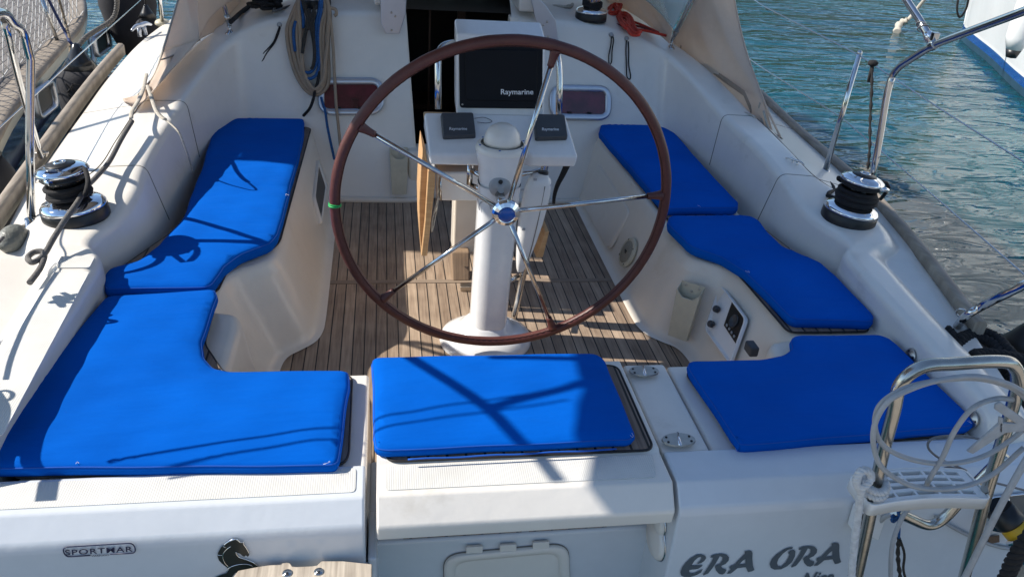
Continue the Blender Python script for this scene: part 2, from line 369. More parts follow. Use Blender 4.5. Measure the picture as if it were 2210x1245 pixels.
# ================================================================ SAILBOAT (moulded boat: hull, deck, cockpit)
boat=thing('sailboat','white sailing yacht seen over its open stern cockpit with teak floor and coamings','sailboat',(0,0,0))
def sheet(stations,radii,sub=5,n=5,s=1):
    """stations x rows -> smooth sheet with rounded row corners"""
    rows=[]
    cols=[crom([((st[j][0]+(.034*min(1,max(0,(.35-st[j][1])/.6)) if s<0 else 0)),st[j][1],st[j][2]) for st in stations],sub) for j in range(len(stations[0]))]
    for i in range(len(cols[0])):
        pl=[c[i] for c in cols]; pl=rpoly(pl,radii,n,closed=False); rows.append([V((p.x*s,p.y,p.z)) for p in pl])
    return rows
# station rows: A wall foot, B inner top edge, C outer top edge, D deck inside edge, E deck edge, F hull low
ST=[
 [(.215,1.91,0),(.268,2.262,.86),(.29,2.5,.90),(.30,3.0,.93),(.3,5.2,.98),(.3,6.0,.9)],
 [(.26,1.91,0),(.30,2.262,.862),(.32,2.5,.90),(.33,3.0,.93),(.33,5.2,.98),(.33,6.0,.9)],
 [(.50,1.915,0),(.50,2.258,.855),(.52,2.5,.89),(.54,3.0,.92),(.6,5.2,.97),(.6,6.0,.8)],
 [(.72,1.92,0),(.72,2.245,.84),(.75,2.5,.87),(.8,3.0,.89),(.95,5.0,.9),(1.0,5.8,.5)],
 [(.92,1.93,0),(.92,2.215,.80),(.97,2.42,.82),(1.08,2.8,.80),(1.4,4.6,.62),(1.4,5.2,-.2)],
 [(1.06,1.95,0),(1.04,2.15,.755),(1.15,2.3,.76),(1.26,2.55,.68),(1.7,4.0,.5),(1.62,4.0,-1)],
 [(1.10,1.88,0),(1.115,2.03,.70),(1.26,2.12,.70),(1.34,2.25,.60),(1.78,3.2,.475),(1.68,3.2,-1)],
 [(1.115,1.72,0),(1.165,1.85,.64),(1.34,1.88,.63),(1.40,1.93,.53),(1.75,2.4,.465),(1.63,2.4,-1)],
 [(1.118,1.5,0),(1.20,1.6,.585),(1.37,1.62,.575),(1.385,1.62,.56),(1.70,1.8,.455),(1.58,1.8,-1)],
 [(1.105,1.2,0),(1.22,1.25,.555),(1.375,1.25,.545),(1.385,1.25,.53),(1.655,1.3,.45),(1.53,1.3,-1)],
 [(1.085,.97,0),(1.225,1.0,.525),(1.38,1.0,.515),(1.39,1.0,.505),(1.63,1.0,.445),(1.50,1.0,-1)],
 [(1.10,.82,0),(1.215,.83,.495),(1.45,.86,.49),(1.50,.86,.46),(1.61,.85,.44),(1.48,.85,-1)],
 [(1.165,.66,0),(1.228,.67,.475),(1.48,.69,.475),(1.52,.69,.44),(1.585,.69,.435),(1.45,.69,-1)],
 [(1.225,.54,0),(1.26,.55,.47),(1.46,.56,.47),(1.50,.56,.43),(1.565,.55,.43),(1.43,.55,-1)],
 [(1.228,.475,0),(1.262,.485,.465),(1.42,.49,.465),(1.47,.49,.425),(1.55,.48,.425),(1.41,.48,-1)],
 [(1.205,.43,0),(1.228,.44,.45),(1.345,.445,.45),(1.40,.44,.405),(1.535,.43,.42),(1.40,.43,-1)],
 [(1.19,.34,0),(1.216,.34,.447),(1.335,.34,.447),(1.385,.34,.40),(1.52,.33,.415),(1.39,.33,-1)],
 [(1.175,.05,0),(1.197,.05,.44),(1.305,.05,.44),(1.35,.05,.395),(1.45,.05,.405),(1.33,.05,-1)],
 [(1.165,-.25,0),(1.185,-.25,.432),(1.285,-.25,.432),(1.33,-.25,.385),(1.375,-.25,.39),(1.27,-.25,-1)],
 [(1.157,-.40,0),(1.177,-.40,.427),(1.270,-.40,.424),(1.30,-.40,.38),(1.33,-.40,.38),(1.23,-.40,-1)],
 [(1.155,-.44,0),(1.176,-.44,.39),(1.262,-.44,.385),(1.28,-.44,.365),(1.31,-.44,.36),(1.22,-.44,-1)],
 [(1.155,-.47,0),(1.17,-.47,.30),(1.25,-.47,.30),(1.27,-.47,.29),(1.28,-.47,.28),(1.2,-.47,-1)],
]
RAD=[0,.035,.03,.012,.02,0]
for s,nm in ((-1,'port'),(1,'starboard')):
    b=MB(); b.grid(sheet(ST,RAD,6,5,s)); wnorm(b.build('coaming_and_deck',GEL,boat))
# bench (side seat front, jog, stern seat front) c = edge at seat level, o = outboard point, f = foot
def bench(s):
    e=[ # foot, edge, outboard
     ((.64,2.05),(.735,2.12),(1.14,2.12)), ((.637,1.9),(.733,1.9),(1.14,1.9)), ((.632,1.4),(.733,1.4),(1.13,1.4)),
     ((.629,.95),(.735,.95),(1.1,.95)), ((.629,.76),(.737,.74),(1.1,.8)), ((.634,.68),(.745,.66),(1.15,.7)), ((.655,.615),(.775,.615),(1.2,.63)),
     ((.70,.565),(.83,.575),(1.22,.6)), ((.74,.525),(.868,.53),(1.24,.55)), ((.758,.47),(.888,.455),(1.24,.48)), ((.765,.36),(.892,.34),(1.22,.34)),
     ((.77,.1),(.893,.1),(1.2,.1)), ((.76,.0),(.885,.02),(1.2,.02)), ((.72,-.05),(.85,-.045),(1.18,-.2)), ((.66,-.06),(.79,-.055),(1.0,-.43)), ((.55,-.06),(.6,-.055),(.62,-.43)),
     ((.445,-.06),(.445,-.055),(.46,-.43))]
    st=[]
    for f,c,o in e:
        st.append([(f[0]-.03,f[1] if f[1]>.2 or f[0]>.77 else f[1]+.03,.004),(f[0]+.005,f[1],.012),(c[0]-.012,c[1],.285),(c[0]+.012,c[1]-.0,.325),(o[0],o[1],.325)])
    rows=sheet(st,[0,.03,.012,.02,0],4,4,s); return rows
for s in (-1,1):
    b=MB(); b.grid(bench(s)); wnorm(b.build('side_bench',GELC,boat))
    # stern locker block: inner end and top margin
    x0,x1=(.417,1.17) if s<0 else (.432,1.17)
    b=MB(); top=[V((s*x0,-.05,.332)),V((s*(x0+.42),-.05,.332)),V((s*(x0+.46),-.12,.332)),V((s*x1,-.12,.332)),V((s*x1,-.455,.332)),V((s*x0,-.455,.332))]
    bot=[V((p.x,p.y+(.0 if i>3 else 0.0),-.5 if i in(0,5) else .2)) for i,p in enumerate(top)]
    b.prism(top,bot); b.build('stern_seat_block',GEL,boat,bevel=.010,seg=3)
# lipped stern beam each side (strip, chamfer, face)
def beam(x0,x1,s,nm):
    pr=[(-.425,.25),(-.425,.345),(-.53,.345),(-.571,.299),(-.5755,.28),(-.5905,-.75),(-.425,-.75)]
    a=[V((s*x0,y,z)) for y,z in pr]; c=[V((s*x1,y,z)) for y,z in pr]
    b=MB(); b.prism(a,c); return b.build(nm,GELG,boat,bevel=.007,seg=3,angle=8)
beam(.419,1.30,-1,'transom'); beam(.302,1.30,1,'transom')
# nonskid pads
b=MB(); a=[(-.44,-.438),(-1.3,-.438),(-1.3,-.515),(-.44,-.515)]
b.slab([V((x,y,.3452)) for x,y in rpoly([V((x,y,0)) for x,y in a],.012) for x,y in [(x,y)] ] if False else [V((p.x,p.y,.3447)) for p in rpoly([V((x,y,0)) for x,y in a],.012)],(0,0,.0022)); b.build('nonskid_pad',NONSKID,boat)
for s in (-1,1):
    for ya,yb,za in ((.425,.355,.4505),(.335,-.38,.4455)):
        i0=1.228 if ya>.4 else 1.218; 
        P=[V((s*(i0+.008),ya,za)),V((s*(i0+.105),ya,za)),V((s*(i0+.095 if ya>.4 else i0+.066),yb,za-(.002 if ya>.4 else .016))),V((s*(i0-.0+.004 if ya>.4 else i0-.028),yb,za-(.002 if ya>.4 else .016)))]
        if s<0: b=MB(); b.slab(rpoly(P,.01),(0,0,.0025)); b.build('nonskid_pad',NONSKID,boat)
# joint strip between stern seat and starboard block, with the groove
b=MB(); P=[V((.300,-.05,.34)),V((.424,-.05,.34)),V((.424,-.426,.34)),V((.300,-.426,.34))]; b.slab(rpoly(P,.012),(0,0,-.6)); b.build('walkway_side',GEL,boat,bevel=.008,seg=3)
# walk-through sill, recess wall
b=MB(); b.box((-.05,-.282,-.25),(.74,.30,.69)); b.build('transom_sill',GELG,boat,bevel=.012,seg=3)
for xa,xb in ((870,1126),(1141,1309)):
    b=MB(); A=at(xa,1163 if xa<1000 else 1147,.097); B=at(xb,1145 if xa<1000 else 1134,.097)
    b.box(((A.x+B.x)/2,-.36,.0975),(B.x-A.x,.134,.004)); b.build('sill_grating',TEAKS,boat,bevel=.002)
b=MB(); b.box((-.405,-.5,-.3),(.02,.15,1.0)); b.build('recess_side',GELG,boat,bevel=.006)
# floor
b=MB(); b.add([(-.85,-.12,0),(.85,-.12,0),(.85,1.96,0),(-.85,1.96,0)],[(0,1,2,3)],False); b.build('cockpit_floor',TEAK,boat)
b=MB(); b.box((0,1.06,.0015),(1.30,.026,.003)); b.build('floor_cross_plank',TEAKT,boat)
for x0,x1 in ((-.12,-.02),): pass
# bulkhead foot lip
for s in (-1,1): b=MB(); b.tube([(s*.70,1.93,.012),(s*.64,1.905,.008),(s*.25,1.90,.008),(s*.205,1.915,.02)],.016,8,4); b.build('bulkhead_foot',GELC,boat)
# companionway: sill, dark cabin
b=MB(); b.box((0,2.02,.12),(.52,.14,.26)); b.build('companionway_sill',GELC,boat,bevel=.02,seg=3)
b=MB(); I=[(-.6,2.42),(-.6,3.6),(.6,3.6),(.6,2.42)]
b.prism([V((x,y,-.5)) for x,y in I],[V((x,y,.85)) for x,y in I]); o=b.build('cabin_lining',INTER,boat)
me=o.data; bm=bmesh.new(); bm.from_mesh(me)
for f in [f for f in bm.faces if f.calc_center_median().y<2.5]: bm.faces.remove(f)
bm.to_mesh(me); bm.free()
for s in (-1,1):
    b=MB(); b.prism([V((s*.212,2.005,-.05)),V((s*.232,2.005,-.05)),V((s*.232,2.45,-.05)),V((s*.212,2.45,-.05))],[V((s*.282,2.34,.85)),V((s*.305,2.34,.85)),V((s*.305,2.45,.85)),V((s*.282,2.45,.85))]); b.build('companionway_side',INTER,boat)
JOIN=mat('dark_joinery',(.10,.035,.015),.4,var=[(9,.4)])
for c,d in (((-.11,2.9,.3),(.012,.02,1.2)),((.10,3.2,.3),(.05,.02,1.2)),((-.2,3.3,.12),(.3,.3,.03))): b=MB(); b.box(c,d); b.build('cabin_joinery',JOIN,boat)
for s in (-1,1):   # door jamb trims up the opening
    b=MB(); b.prism([V((s*.198,1.912,.0)),V((s*.235,1.912,.0)),V((s*.235,1.985,.0)),V((s*.198,1.985,.0))],[V((s*.262,2.262,.86)),V((s*.305,2.262,.86)),V((s*.305,2.345,.86)),V((s*.262,2.345,.86))])
    b.build('companionway_jamb',GELC,boat,bevel=.006,seg=3)
# sliding-hatch cheeks with aluminium brackets
for s,px in ((-1,[(820,-20),(878,-20),(876,30),(862,74),(833,74),(822,50)]),(1,[(1140,-25),(1178,12),(1200,45),(1206,88),(1168,80),(1155,40)])):
    b=MB(); P=[aty(x,y,2.18) for x,y in px]; b.slab(P,(0,.02,.004)); o=b.build('hatch_bracket',ALU,boat,bevel=.004,seg=3)
    for q in ((845,28),(853,36),(845,66)) if s<0 else ((1181,48),(1173,55),(1183,80)):
        b=MB(); b.lathe([(0,.004),(.0045,.0035),(.0055,0)],aty(*q,2.178),(0,-1,0),12); b.build('screw',DULL,o)
    b=MB(); b.box((s*.36,2.75,.93),(.12,1.0,.08)); b.build('hatch_rail',GEL,boat,bevel=.015,seg=3)
b=MB(); b.box((0,3.05,.96),(.66,.9,.03)); b.build('sliding_hatch',GEL,boat,bevel=.01,seg=3)
# bulkhead plane
BN=V((0,-1,.4)).normalized(); BP=V((0,1.905,0))
def bk(x,y,o=0): return atp(x,y,BP+BN*o,BN)
def rrect(pts,frac=.3,n=6): # 4 corner points -> rounded outline
    L=min((pts[0]-pts[1]).length,(pts[1]-pts[2]).length); return rpoly(pts,L*frac,n)
for cs,gl in (([(686,168),(829,168),(829,249),(686,249)],[(700,183),(815,183),(815,235),(700,235)]),([(1186,183),(1319,185),(1319,261),(1186,259)],[(1200,197),(1306,199),(1306,247),(1200,245)])):
    O=rrect([bk(*c) for c in cs],.42,8); I=rrect([bk(*c) for c in gl],.25,8); n=len(O); b=MB(); u=BN
    rows=[O,[p+u*.010 for p in O],[p.lerp(q,.25)+u*.014 for p,q in zip(O,I)],[p.lerp(q,.8)+u*.013 for p,q in zip(O,I)],[q+u*.008 for q in I],[q-u*.004 for q in I]]
    b.grid(rows,closed_v=True); f=b.build('cabin_window',ALU,boat)
    b=MB(); b.add([q+u*.002 for q in I],[list(range(n))],False); b.build('window_pane',WIN,f)
    b=MB(); mx=sum((p.x for p in I))/n
    for q in (-.06,.045): b.box(V((mx+q,0,0))+V((0,1.905+.4*min(p.z for p in I),min(p.z for p in I)+.006))+u*.006,(.022,.006,.008))
    b.build('window_catch',BLACK,f)
# coaming panel joints (grooves seen as thin dark seams)
def seam(pts,nm='panel_seam',r=.0022): b=MB(); b.tube(pts,r,6,6); b.build(nm,mat_seam,boat)
mat_seam=mat('seam_sealant',(.20,.18,.155),.6)
def surf(stn,t,s,o=.0):  # point on wall between A and B of interpolated station
    A,B_=ST[stn][0],ST[stn][1]; return V((s*(A[0]+(B_[0]-A[0])*t),A[1]+(B_[1]-A[1])*t,A[2]+(B_[2]-A[2])*t))
for s in (-1,1):
    for k in (8,10):
        A,B_,C_,D_,E_=[V((s*p[0],p[1],p[2])) for p in ST[k][:5]]
        d=V((-s,0,.0))*.0005
        pl=rpoly([A.lerp(B_,.6),B_,C_,D_,E_.lerp(D_,.05)],[0,.035,.03,0,0],5,closed=False)
        b=MB(); b.tube([p+V((-s*.0003,0,-.0005)) for p in pl],.0022,6); b.build('panel_seam',mat_seam,boat)
    # long deck seam along the coaming
    pl=crom([V((s*(p[3][0]+.004),p[3][1],p[3][2]+.0012)) for p in ST[7:12]],6); b=MB(); b.tube(pl,.002,6); b.build('deck_seam',mat_seam,boat)
# step boxes in the quarter corner
for s in (-1,1):
    Y=0 if s<0 else -.22
    P=[V((s*.815,.31+Y,.318)),V((s*.95,.34+Y,.318)),V((s*.95,-.2,.318)),V((s*.80,-.2,.318)),V((s*.80,.22+Y,.318))]
    Q=[V((s*.745,.24+Y,-.01)),V((s*.95,.34+Y,-.01)),V((s*.95,-.2,-.01)),V((s*.74,-.2,-.01)),V((s*.735,.18+Y,-.01))]
    b=MB(); b.prism(P,Q); b.build('drain_box',GELC,boat,bevel=.028,seg=4)
# toe rails
def toerail(s,st):
    pl=crom([V((s*(x),y,z)) for x,y,z in st],5); rows=[]
    for i,p in enumerate(pl):
        T=(pl[min(i+1,len(pl)-1)]-pl[max(i-1,0)]).normalized(); N=V((T.y,-T.x,0)).normalized()
        rows.append([p-N*.018+V((0,0,-.01)),p-N*.018+V((0,0,.022)),p-N*.010+V((0,0,.031)),p+N*.010+V((0,0,.031)),p+N*.019+V((0,0,.022)),p+N*.019+V((0,0,-.03))])
    b=MB(); b.grid(rows,closed_v=True); b.add(rows[0],[list(range(6))],False); b.add(rows[-1],[list(range(6))[::-1]],False); return b.build('toe_rail',RAILW,boat)
toerail(-1,[(1.595,.40,.435),(1.64,.86,.45),(1.69,1.3,.455),(1.745,1.8,.46),(1.80,2.4,.468),(1.835,2.93,.475)])
toerail(1,[(1.425,-.03,.42),(1.53,.4,.43),(1.585,.69,.44),(1.63,1.0,.45),(1.66,1.38,.455),(1.69,1.8,.46),(1.76,2.4,.468)])
# teak seat panels
def panel(px,z,m=TEAKS,th=.008,name='seat_teak_panel',r=.03,par=boat):
    P=rpoly([at(x,y,z) for x,y in px],r,5); b=MB(); b.slab(P,(0,0,-th)); o=b.build(name,m,par,bevel=.0015)
    b=MB(); b.tube([p+V((0,0,-.0025)) for p in P],.0035,6,closed=True); b.build('panel_caulk',CAULK,o); return o
panel([(508,258),(671,276),(604,520),(588,537),(520,556),(492,580),(468,630),(240,634),(250,585),(400,480),(450,350)],.336)
panel([(1302,290),(1440,283),(1590,460),(1440,474)],.336)
panel([(1441,488),(1470,520),(1492,540),(1568,566),(1606,605),(1702,716),(1880,714),(1775,590),(1630,480)],.336)
panel([(232,645),(468,645),(440,740),(484,806),(760,808),(752,985),(735,1002),(20,1030)],.342)
panel([(1478,800),(1640,790),(1712,760),(1722,735),(1908,735),(2090,935),(1600,972)],.342)
# hinged eyes on starboard quarter, hull side face joins etc.
def washer(c,n,r=.024,nm='deck_eye'):
    b=MB(); b.lathe([(0,.006),(r*.35,.006),(r*.45,.0035),(r*.9,.003),(r,0)],c,n,28); o=b.build(nm,DULL,boat)
    b=MB()
    for k in range(3): a=2*PI*k/3+.3; t=V(n).to_track_quat('Z','Y')@V((math.cos(a)*r*.68,math.sin(a)*r*.68,.0033)); b.lathe([(0,.001),(.0028,.0008),(.003,0)],V(c)+t,n,10)
    b.build('screw',BLACK,o)
washer(atx(1965,768,1.183),(-1,.05,.12)); washer(atx(2098,905,1.168),(-1,.05,.12))
# ================================================================ BLUE CUSHIONS
def inset(P,d):
    n=len(P); out=[]
    for i,p in enumerate(P):
        a=(p-P[i-1]); c=(P[(i+1)%n]-p)
        a=a.normalized() if a.length>1e-9 else c.normalized(); c=c.normalized() if c.length>1e-9 else a
        t=(a+c); t=t.normalized() if t.length>1e-6 else a; nn=V((-t.y,t.x,0)); k=1/max(.5,abs(V((-a.y,a.x,0)).dot(nn)))
        out.append(p+nn*d*k)
    return out
def area(P): return sum(P[i-1].x*P[i].y-P[i].x*P[i-1].y for i in range(len(P)))/2
def cushion(px,label,z=.376,th=.042,r=.024,zip_=None,dz=None):
    P=[at(x,y,z) for x,y in px]; P=[V((p.x,p.y,0)) for p in P]
    if area(P)<0: P=P[::-1]
    P=rpoly(P,r if not isinstance(r,list) else r,5)
    # densify for wobble
    Q=[]
    for i,p in enumerate(P):
        q=P[(i+1)%len(P)]; m=max(1,int((q-p).length/.03))
        for k in range(m): Q.append(p.lerp(q,k/m))
    P=[p+V((math.sin(i*.9)*.0009+math.sin(i*.37)*.0012,math.cos(i*.7)*.0012,0)) for i,p in enumerate(Q)]
    cx=sum(p.x for p in P)/len(P); cy=sum(p.y for p in P)/len(P)
    root=thing('seat_cushion',label,'cushion',(cx,cy,z-th),'blue cockpit cushions')
    T=lambda p,h: V((p.x,p.y,z+h+(dz(p) if dz else 0)))
    rows=[[T(p,-th) for p in inset(P,.006)],[T(p,-th+.004) for p in inset(P,.001)],[T(p,-th*.5) for p in inset(P,-.0035)],[T(p,-.008) for p in P],[T(p,-.003) for p in inset(P,.003)],
          [T(p,0) for p in inset(P,.010)]]
    b=MB(); b.grid(rows,closed_v=True); n=len(P); b.add(rows[0],[list(range(n))[::-1]],False)
    I=inset(P,.010); x0,x1=min(p.x for p in I),max(p.x for p in I); y0,y1=min(p.y for p in I),max(p.y for p in I); g=.016; pts=[V((p.x,p.y)) for p in I]; nb_=len(pts)
    def inside(x,y):
        c=False
        for i in range(nb_):
            a,q=pts[i-1],pts[i]
            if (a.y>y)!=(q.y>y) and x<(q.x-a.x)*(y-a.y)/(q.y-a.y)+a.x: c=not c
        return c
    def dist(x,y): return min((V((x,y))-p).length for p in pts)
    yy=y0+g/2
    inn=[]
    while yy<y1:
        xx=x0+g/2
        while xx<x1:
            if inside(xx,yy):
                d=dist(xx,yy)
                if d>g*.6: inn.append((xx,yy,d))
            xx+=g
        yy+=g
    vo,_,fo,_,_,_=geometry.delaunay_2d_cdt(pts+[V((a,c)) for a,c,_ in inn],[],[list(range(nb_))],1,1e-6)
    def hh(x,y):
        d=dist(x,y); e=min(1,d/.05); return .0045*min(1,d/.03)**.6+e*(.004*min(1,d/.12)+.0016*math.sin(x*31+y*13+cx*9)*math.sin(y*23-x*7)+.0011*math.sin(x*9-y*61+cy*5)*math.sin(x*17+3))
    b.add([T(v,hh(v.x,v.y) if k>=nb_ else 0) for k,v in enumerate(vo)],[list(f) for f in fo])
    o=b.build('cushion_cover',BLUE,root)
    b=MB(); b.tube([T(p,-.0065) for p in inset(P,.0005)],.0017,6,closed=True); b.build('piping',BLUED,root)
    rr=random.Random(len(label))
    for k in range(2):
        p=T(rows[3][rr.randrange(len(rows[3]))]*1.0,0) if False else rows[3][rr.randrange(len(rows[3]))]+V((0,0,.008)); b=MB(); b.tube([p+V((rr.uniform(-.010,.010),rr.uniform(-.010,.010),rr.uniform(0,.004))) for _ in range(4)],.00035,4,4); b.build('loose_thread',LETTERW,root)
    if zip_:
        A,B_=[at(x,y,z-th*.55) for x,y in zip_]; b=MB(); pts=[A.lerp(B_,k/12)+V((0,-.0015,math.sin(k*1.7)*.0012)) for k in range(13)]
        b.tube(pts,.0022,6,3); b.build('zip',BLUED,root)
    return root
cushion([(484,270),(505,254),(655,255),(652,300),(600,500),(586,520),(520,545),(482,574),(452,616),(228,620),(221,606),(234,578),(300,560),(345,525),(395,470),(440,350),(458,285)],
    'blue cushion on the port side bench, half in shadow, cut with a curved corner',th=.044)
cushion([(228,637),(464,622),(468,640),(432,738),(438,768),(456,790),(482,799),(750,796),(752,830),(728,999),(-90,1006),(-60,985)],
    'large L-shaped blue cushion in the sunlit port quarter of the stern seat',th=.034,z=.376,zip_=[(30,1018),(690,1008)])
cushion([(805,768),(1284,759),(1306,775),(1370,935),(1362,944),(816,968),(808,954)],'blue rectangular cushion on the middle stern seat crossed by pole shadows',th=.031,z=.386,r=.026,zip_=[(880,990),(1330,968)])
cushion([(1293,282),(1298,268),(1440,267),(1452,281),(1523,362),(1592,434),(1594,445),(1438,447)],'small wrinkled blue cushion furthest forward on the starboard bench',th=.042)
cushion([(1441,478),(1447,463),(1616,463),(1636,472),(1658,500),(1692,532),(1770,563),(1796,586),(1890,682),(1880,690),(1712,684),(1606,580),(1560,552),(1490,528)],
    'blue angled cushion in the middle of the starboard bench, next to the speaker side',th=.042)
cushion([(1484,785),(1494,776),(1640,774),(1700,762),(1713,745),(1708,727),(1722,721),(1905,720),(1930,735),(2103,904),(2098,914),(1600,957),(1592,948)],
    'shaded blue L-shaped cushion in the starboard quarter behind the boarding ladder',th=.036,zip_=[(1620,965),(2060,930)])
# ================================================================ MIDDLE STERN SEAT (hinged)
ss=thing('hinged_bench','white hinged seat bridging the open transom with a teak inlay','seat',(-.05,-.25,.2))
pr=[(-.045,.352),(-.42,.352),(-.43,.345),(-.53,.345),(-.571,.299),(-.576,.290),(-.572,.252),(-.50,.248),(-.49,.30),(-.045,.30)]
b=MB(); b.prism([V((-.394,y,z)) for y,z in pr],[V((.292,y,z)) for y,z in pr]); b.build('seat_shell',GEL,ss,bevel=.006,seg=3,angle=14)
P=rpoly([V((-.372,-.07,.3505)),V((.276,-.07,.3505)),V((.276,-.428,.3505)),V((-.372,-.428,.3505))],.03,6); b=MB(); b.slab(P,(0,0,.003)); tp=b.build('teak_inlay',TEAKS,ss)
b=MB(); b.tube([p+V((0,0,.0018)) for p in P],.0035,6,closed=True); b.build('caulk_border',CAULK,tp)
P=rpoly([V((-.375,-.437,.3452)),V((.27,-.437,.3452)),V((.255,-.515,.3452)),V((-.375,-.515,.3452))],.012); b=MB(); b.slab(P,(0,0,.002)); b.build('nonskid_strip',NONSKID,ss)
for q in ((1390,800),(1465,948)):
    c=at(*q,.3545); h=MB(); O=[c+V((math.cos(a)*.044,math.sin(a)*.025,0)) for a in [2*PI*k/36 for k in range(36)]]
    h.prism([p+V((0,0,-.003)) for p in O],[c+(p-c)*.96+V((0,0,.0012)) for p in O]); hp=h.build('hinge',DULL,ss)
    h=MB(); h.tube([c+V((-.004,-.024,.0)),c+V((.004,.024,.0))],.0042,12); h.build('hinge_pin',CHROME,hp)
    for dx,dy in ((-.03,.009),(-.03,-.009),(.03,.009),(.03,-.009)):
        h=MB(); h.lathe([(0,.002),(.003,.0018),(.0036,.0)],c+V((dx,dy,.001)),(0,0,1),10); h.build('hinge_screw',BLACK,hp)
# ================================================================ STEERING WHEEL
WC=V((.004,.4325,.6154)); WR_=.526; WT=R(-3.31); WX=V((1,0,0)); WY=V((0,math.sin(WT),math.cos(WT))); WN=WX.cross(WY)  # WN points aft (-y)
if WN.y>0: WN=-WN
wh=thing('steering_wheel','large brown leather covered steering wheel with five steel spokes','steering wheel',WC)
b=MB(); rows=[]; n=160
for i in range(n):
    a=2*PI*i/n; d=WX*math.cos(a)+WY*math.sin(a); rows.append([WC+d*(WR_+.0165*math.cos(2*PI*k/16)*(1+.02*math.sin(a*37)))+WN*.0165*math.sin(2*PI*k/16) for k in range(16)])
b.grid(rows,closed_u=True,closed_v=True); rim=b.build('leather_rim',LEATHER,wh)
b=MB()
rows=[]; m=300
P=[]
for i in range(m):
    a=2*PI*i/m; d=WX*math.cos(a)+WY*math.sin(a); P.append(WC+d*(WR_-.0143)+WN*(.0092+.0022*(i%2)))
b.tube(P,.0014,5,closed=True); b.build('rim_stitching',mat('dark_thread',(.05,.012,.01),.8),rim)
HUB=WC+WN*.035
for k in range(5):
    a=R(77.54)-k*2*PI/5; d=WX*math.cos(a)+WY*math.sin(a)
    b=MB(); b.tube([HUB+d*.035-WN*.008,WC+d*.474],.0078,14); sp=b.build('spoke',STEEL,wh)
    b=MB(); b.tube([WC+d*.466,WC+d*.482,WC+d*.500,WC+d*.516],lambda t:.0105+.008*t*t,14,2); b.build('spoke_socket',LEATHER,sp)
b=MB(); b.lathe([(.012,-.05),(.020,-.045),(.030,-.022),(.043,-.012),(.045,0),(.040,.010),(.028,.016),(.024,.014)],HUB,WN,20); hb=b.build('hub',CHROME,wh,flat=True)
b=MB(); b.lathe([(.024,.010),(.024,.018),(.018,.021),(0,.022)],HUB,WN,28); b.build('hub_cap',BLUEC,hb)
a=R(180-.5); d=WX*math.cos(a)+WY*math.sin(a); b=MB(); b.torus(WC+d*WR_,.0178,.0028,(0,.02,1),24,8); b.torus(WC+d*WR_+V((0,0,.005)),.018,.0022,(.1,.05,1),24,8); tie=b.build('marker_tie',GREEN,wh)
# ================================================================ PEDESTAL
pd=thing('steering_pedestal','white steering pedestal with domed compass rising from the teak floor','pedestal',(.01,.6,0))
PX,PY=.008,.60
def loop(cx,cy,z,rx,ry,n=40,pw=2.): return [V((cx+rx*math.copysign(abs(math.cos(t))**(2/pw),math.cos(t)),cy+ry*math.copysign(abs(math.sin(t))**(2/pw),math.sin(t)),z)) for t in [2*PI*k/n for k in range(n)]]
b=MB(); b.grid([loop(PX-.015,PY,z,r*1.02,r*.9) for z,r in ((.001,.166),(.012,.168),(.035,.160),(.052,.13),(.062,.10),(.085,.088),(.10,.074),(.104,.055))],closed_v=True); b.build('pedestal_foot',PED,pd)
b=MB(); b.grid([loop(PX-.012+.012*z/.7,PY,z,rx,ry,40,2.6) for z,rx,ry in ((.06,.070,.074),(.10,.067,.072),(.4,.068,.070),(.62,.070,.068),(.635,.072,.07))],closed_v=True); b.build('pedestal_column',PED,pd)
b=MB(); b.grid([loop(PX,PY,z,rx,ry,40,2.3) for z,rx,ry in ((.60,.060,.06),(.642,.070,.068),(.66,.072,.07),(.70,.075,.073),(.735,.083,.080),(.752,.085,.083))],closed_v=True); b.build('pedestal_head',PED,pd)
b=MB(); b.grid([loop(PX,PY-.002,z,r,r) for z,r in ((.750,.087),(.762,.086),(.770,.080),(.772,.070))],closed_v=True); cr=b.build('compass_ring',GEL,pd)
for k in range(6):
    a=2*PI*k/6+.3; b=MB(); b.lathe([(0,.002),(.0035,.0015),(.004,0)],V((PX+.078*math.cos(a),PY+.078*math.sin(a),.7705)),(0,0,1),10); b.build('compass_screw',BLUEC,cr)
b=MB(); b.lathe([(.060,0),(.061,.012),(.056,.034),(.043,.054),(.022,.066),(0,.069)],(PX,PY,.768),(0,0,1),36); b.build('compass_dome',GEL,pd)
b=MB(); b.lathe([(.036,-.05),(.036,0),(.030,.006),(.012,.008),(.010,.03)],V((0,PY-.068,.645)),(0,-1,0),28); b.build('shaft_boss',mat('boss_grey',(.35,.36,.37),.4,var=[(30,.1)]),pd)
b=MB(); b.tube([(0,PY-.07,.62),(0,.44,.6165)],.016,14); b.build('wheel_shaft',STEEL,pd)
b=MB(); b.lathe([(0,.004),(.006,.003),(.008,0)],V((.0,PY-.075,.665)),(0,-1,0),12); b.build('shaft_lock',BLACK,pd)
# round builder's plate on the column
b=MB(); b.torus((-.045,PY-.055,.565),.022,.0018,(-.6,-.8,.1),28,6,.6); b.build('column_plate',GREYR if False else TAPE,pd)
# ================================================================ GUARD FRAME AND NAV POD
gd=thing('instrument_pod','white instrument console with black covered plotter on a steel guard frame','console',(0,.75,.6))
T0=aty(915,240,.79); T1=aty(1221,250,.79); B0=aty(926,335,.665); B1=aty(1249,336,.665)
B0.z=B1.z=(B0.z+B1.z)/2; T0.z=T1.z=(T0.z+T1.z)/2
PN=(T1-T0).cross(B0-T0).normalized(); 
if PN.z<0: PN=-PN
C0=V((B0.x+.004,B0.y+.006,B0.z-.043)); C1=V((B1.x-.004,B1.y+.006,B1.z-.043)); D0=V((T0.x,T0.y+.015,T0.z-.06)); D1=V((T1.x,T1.y+.015,T1.z-.06))
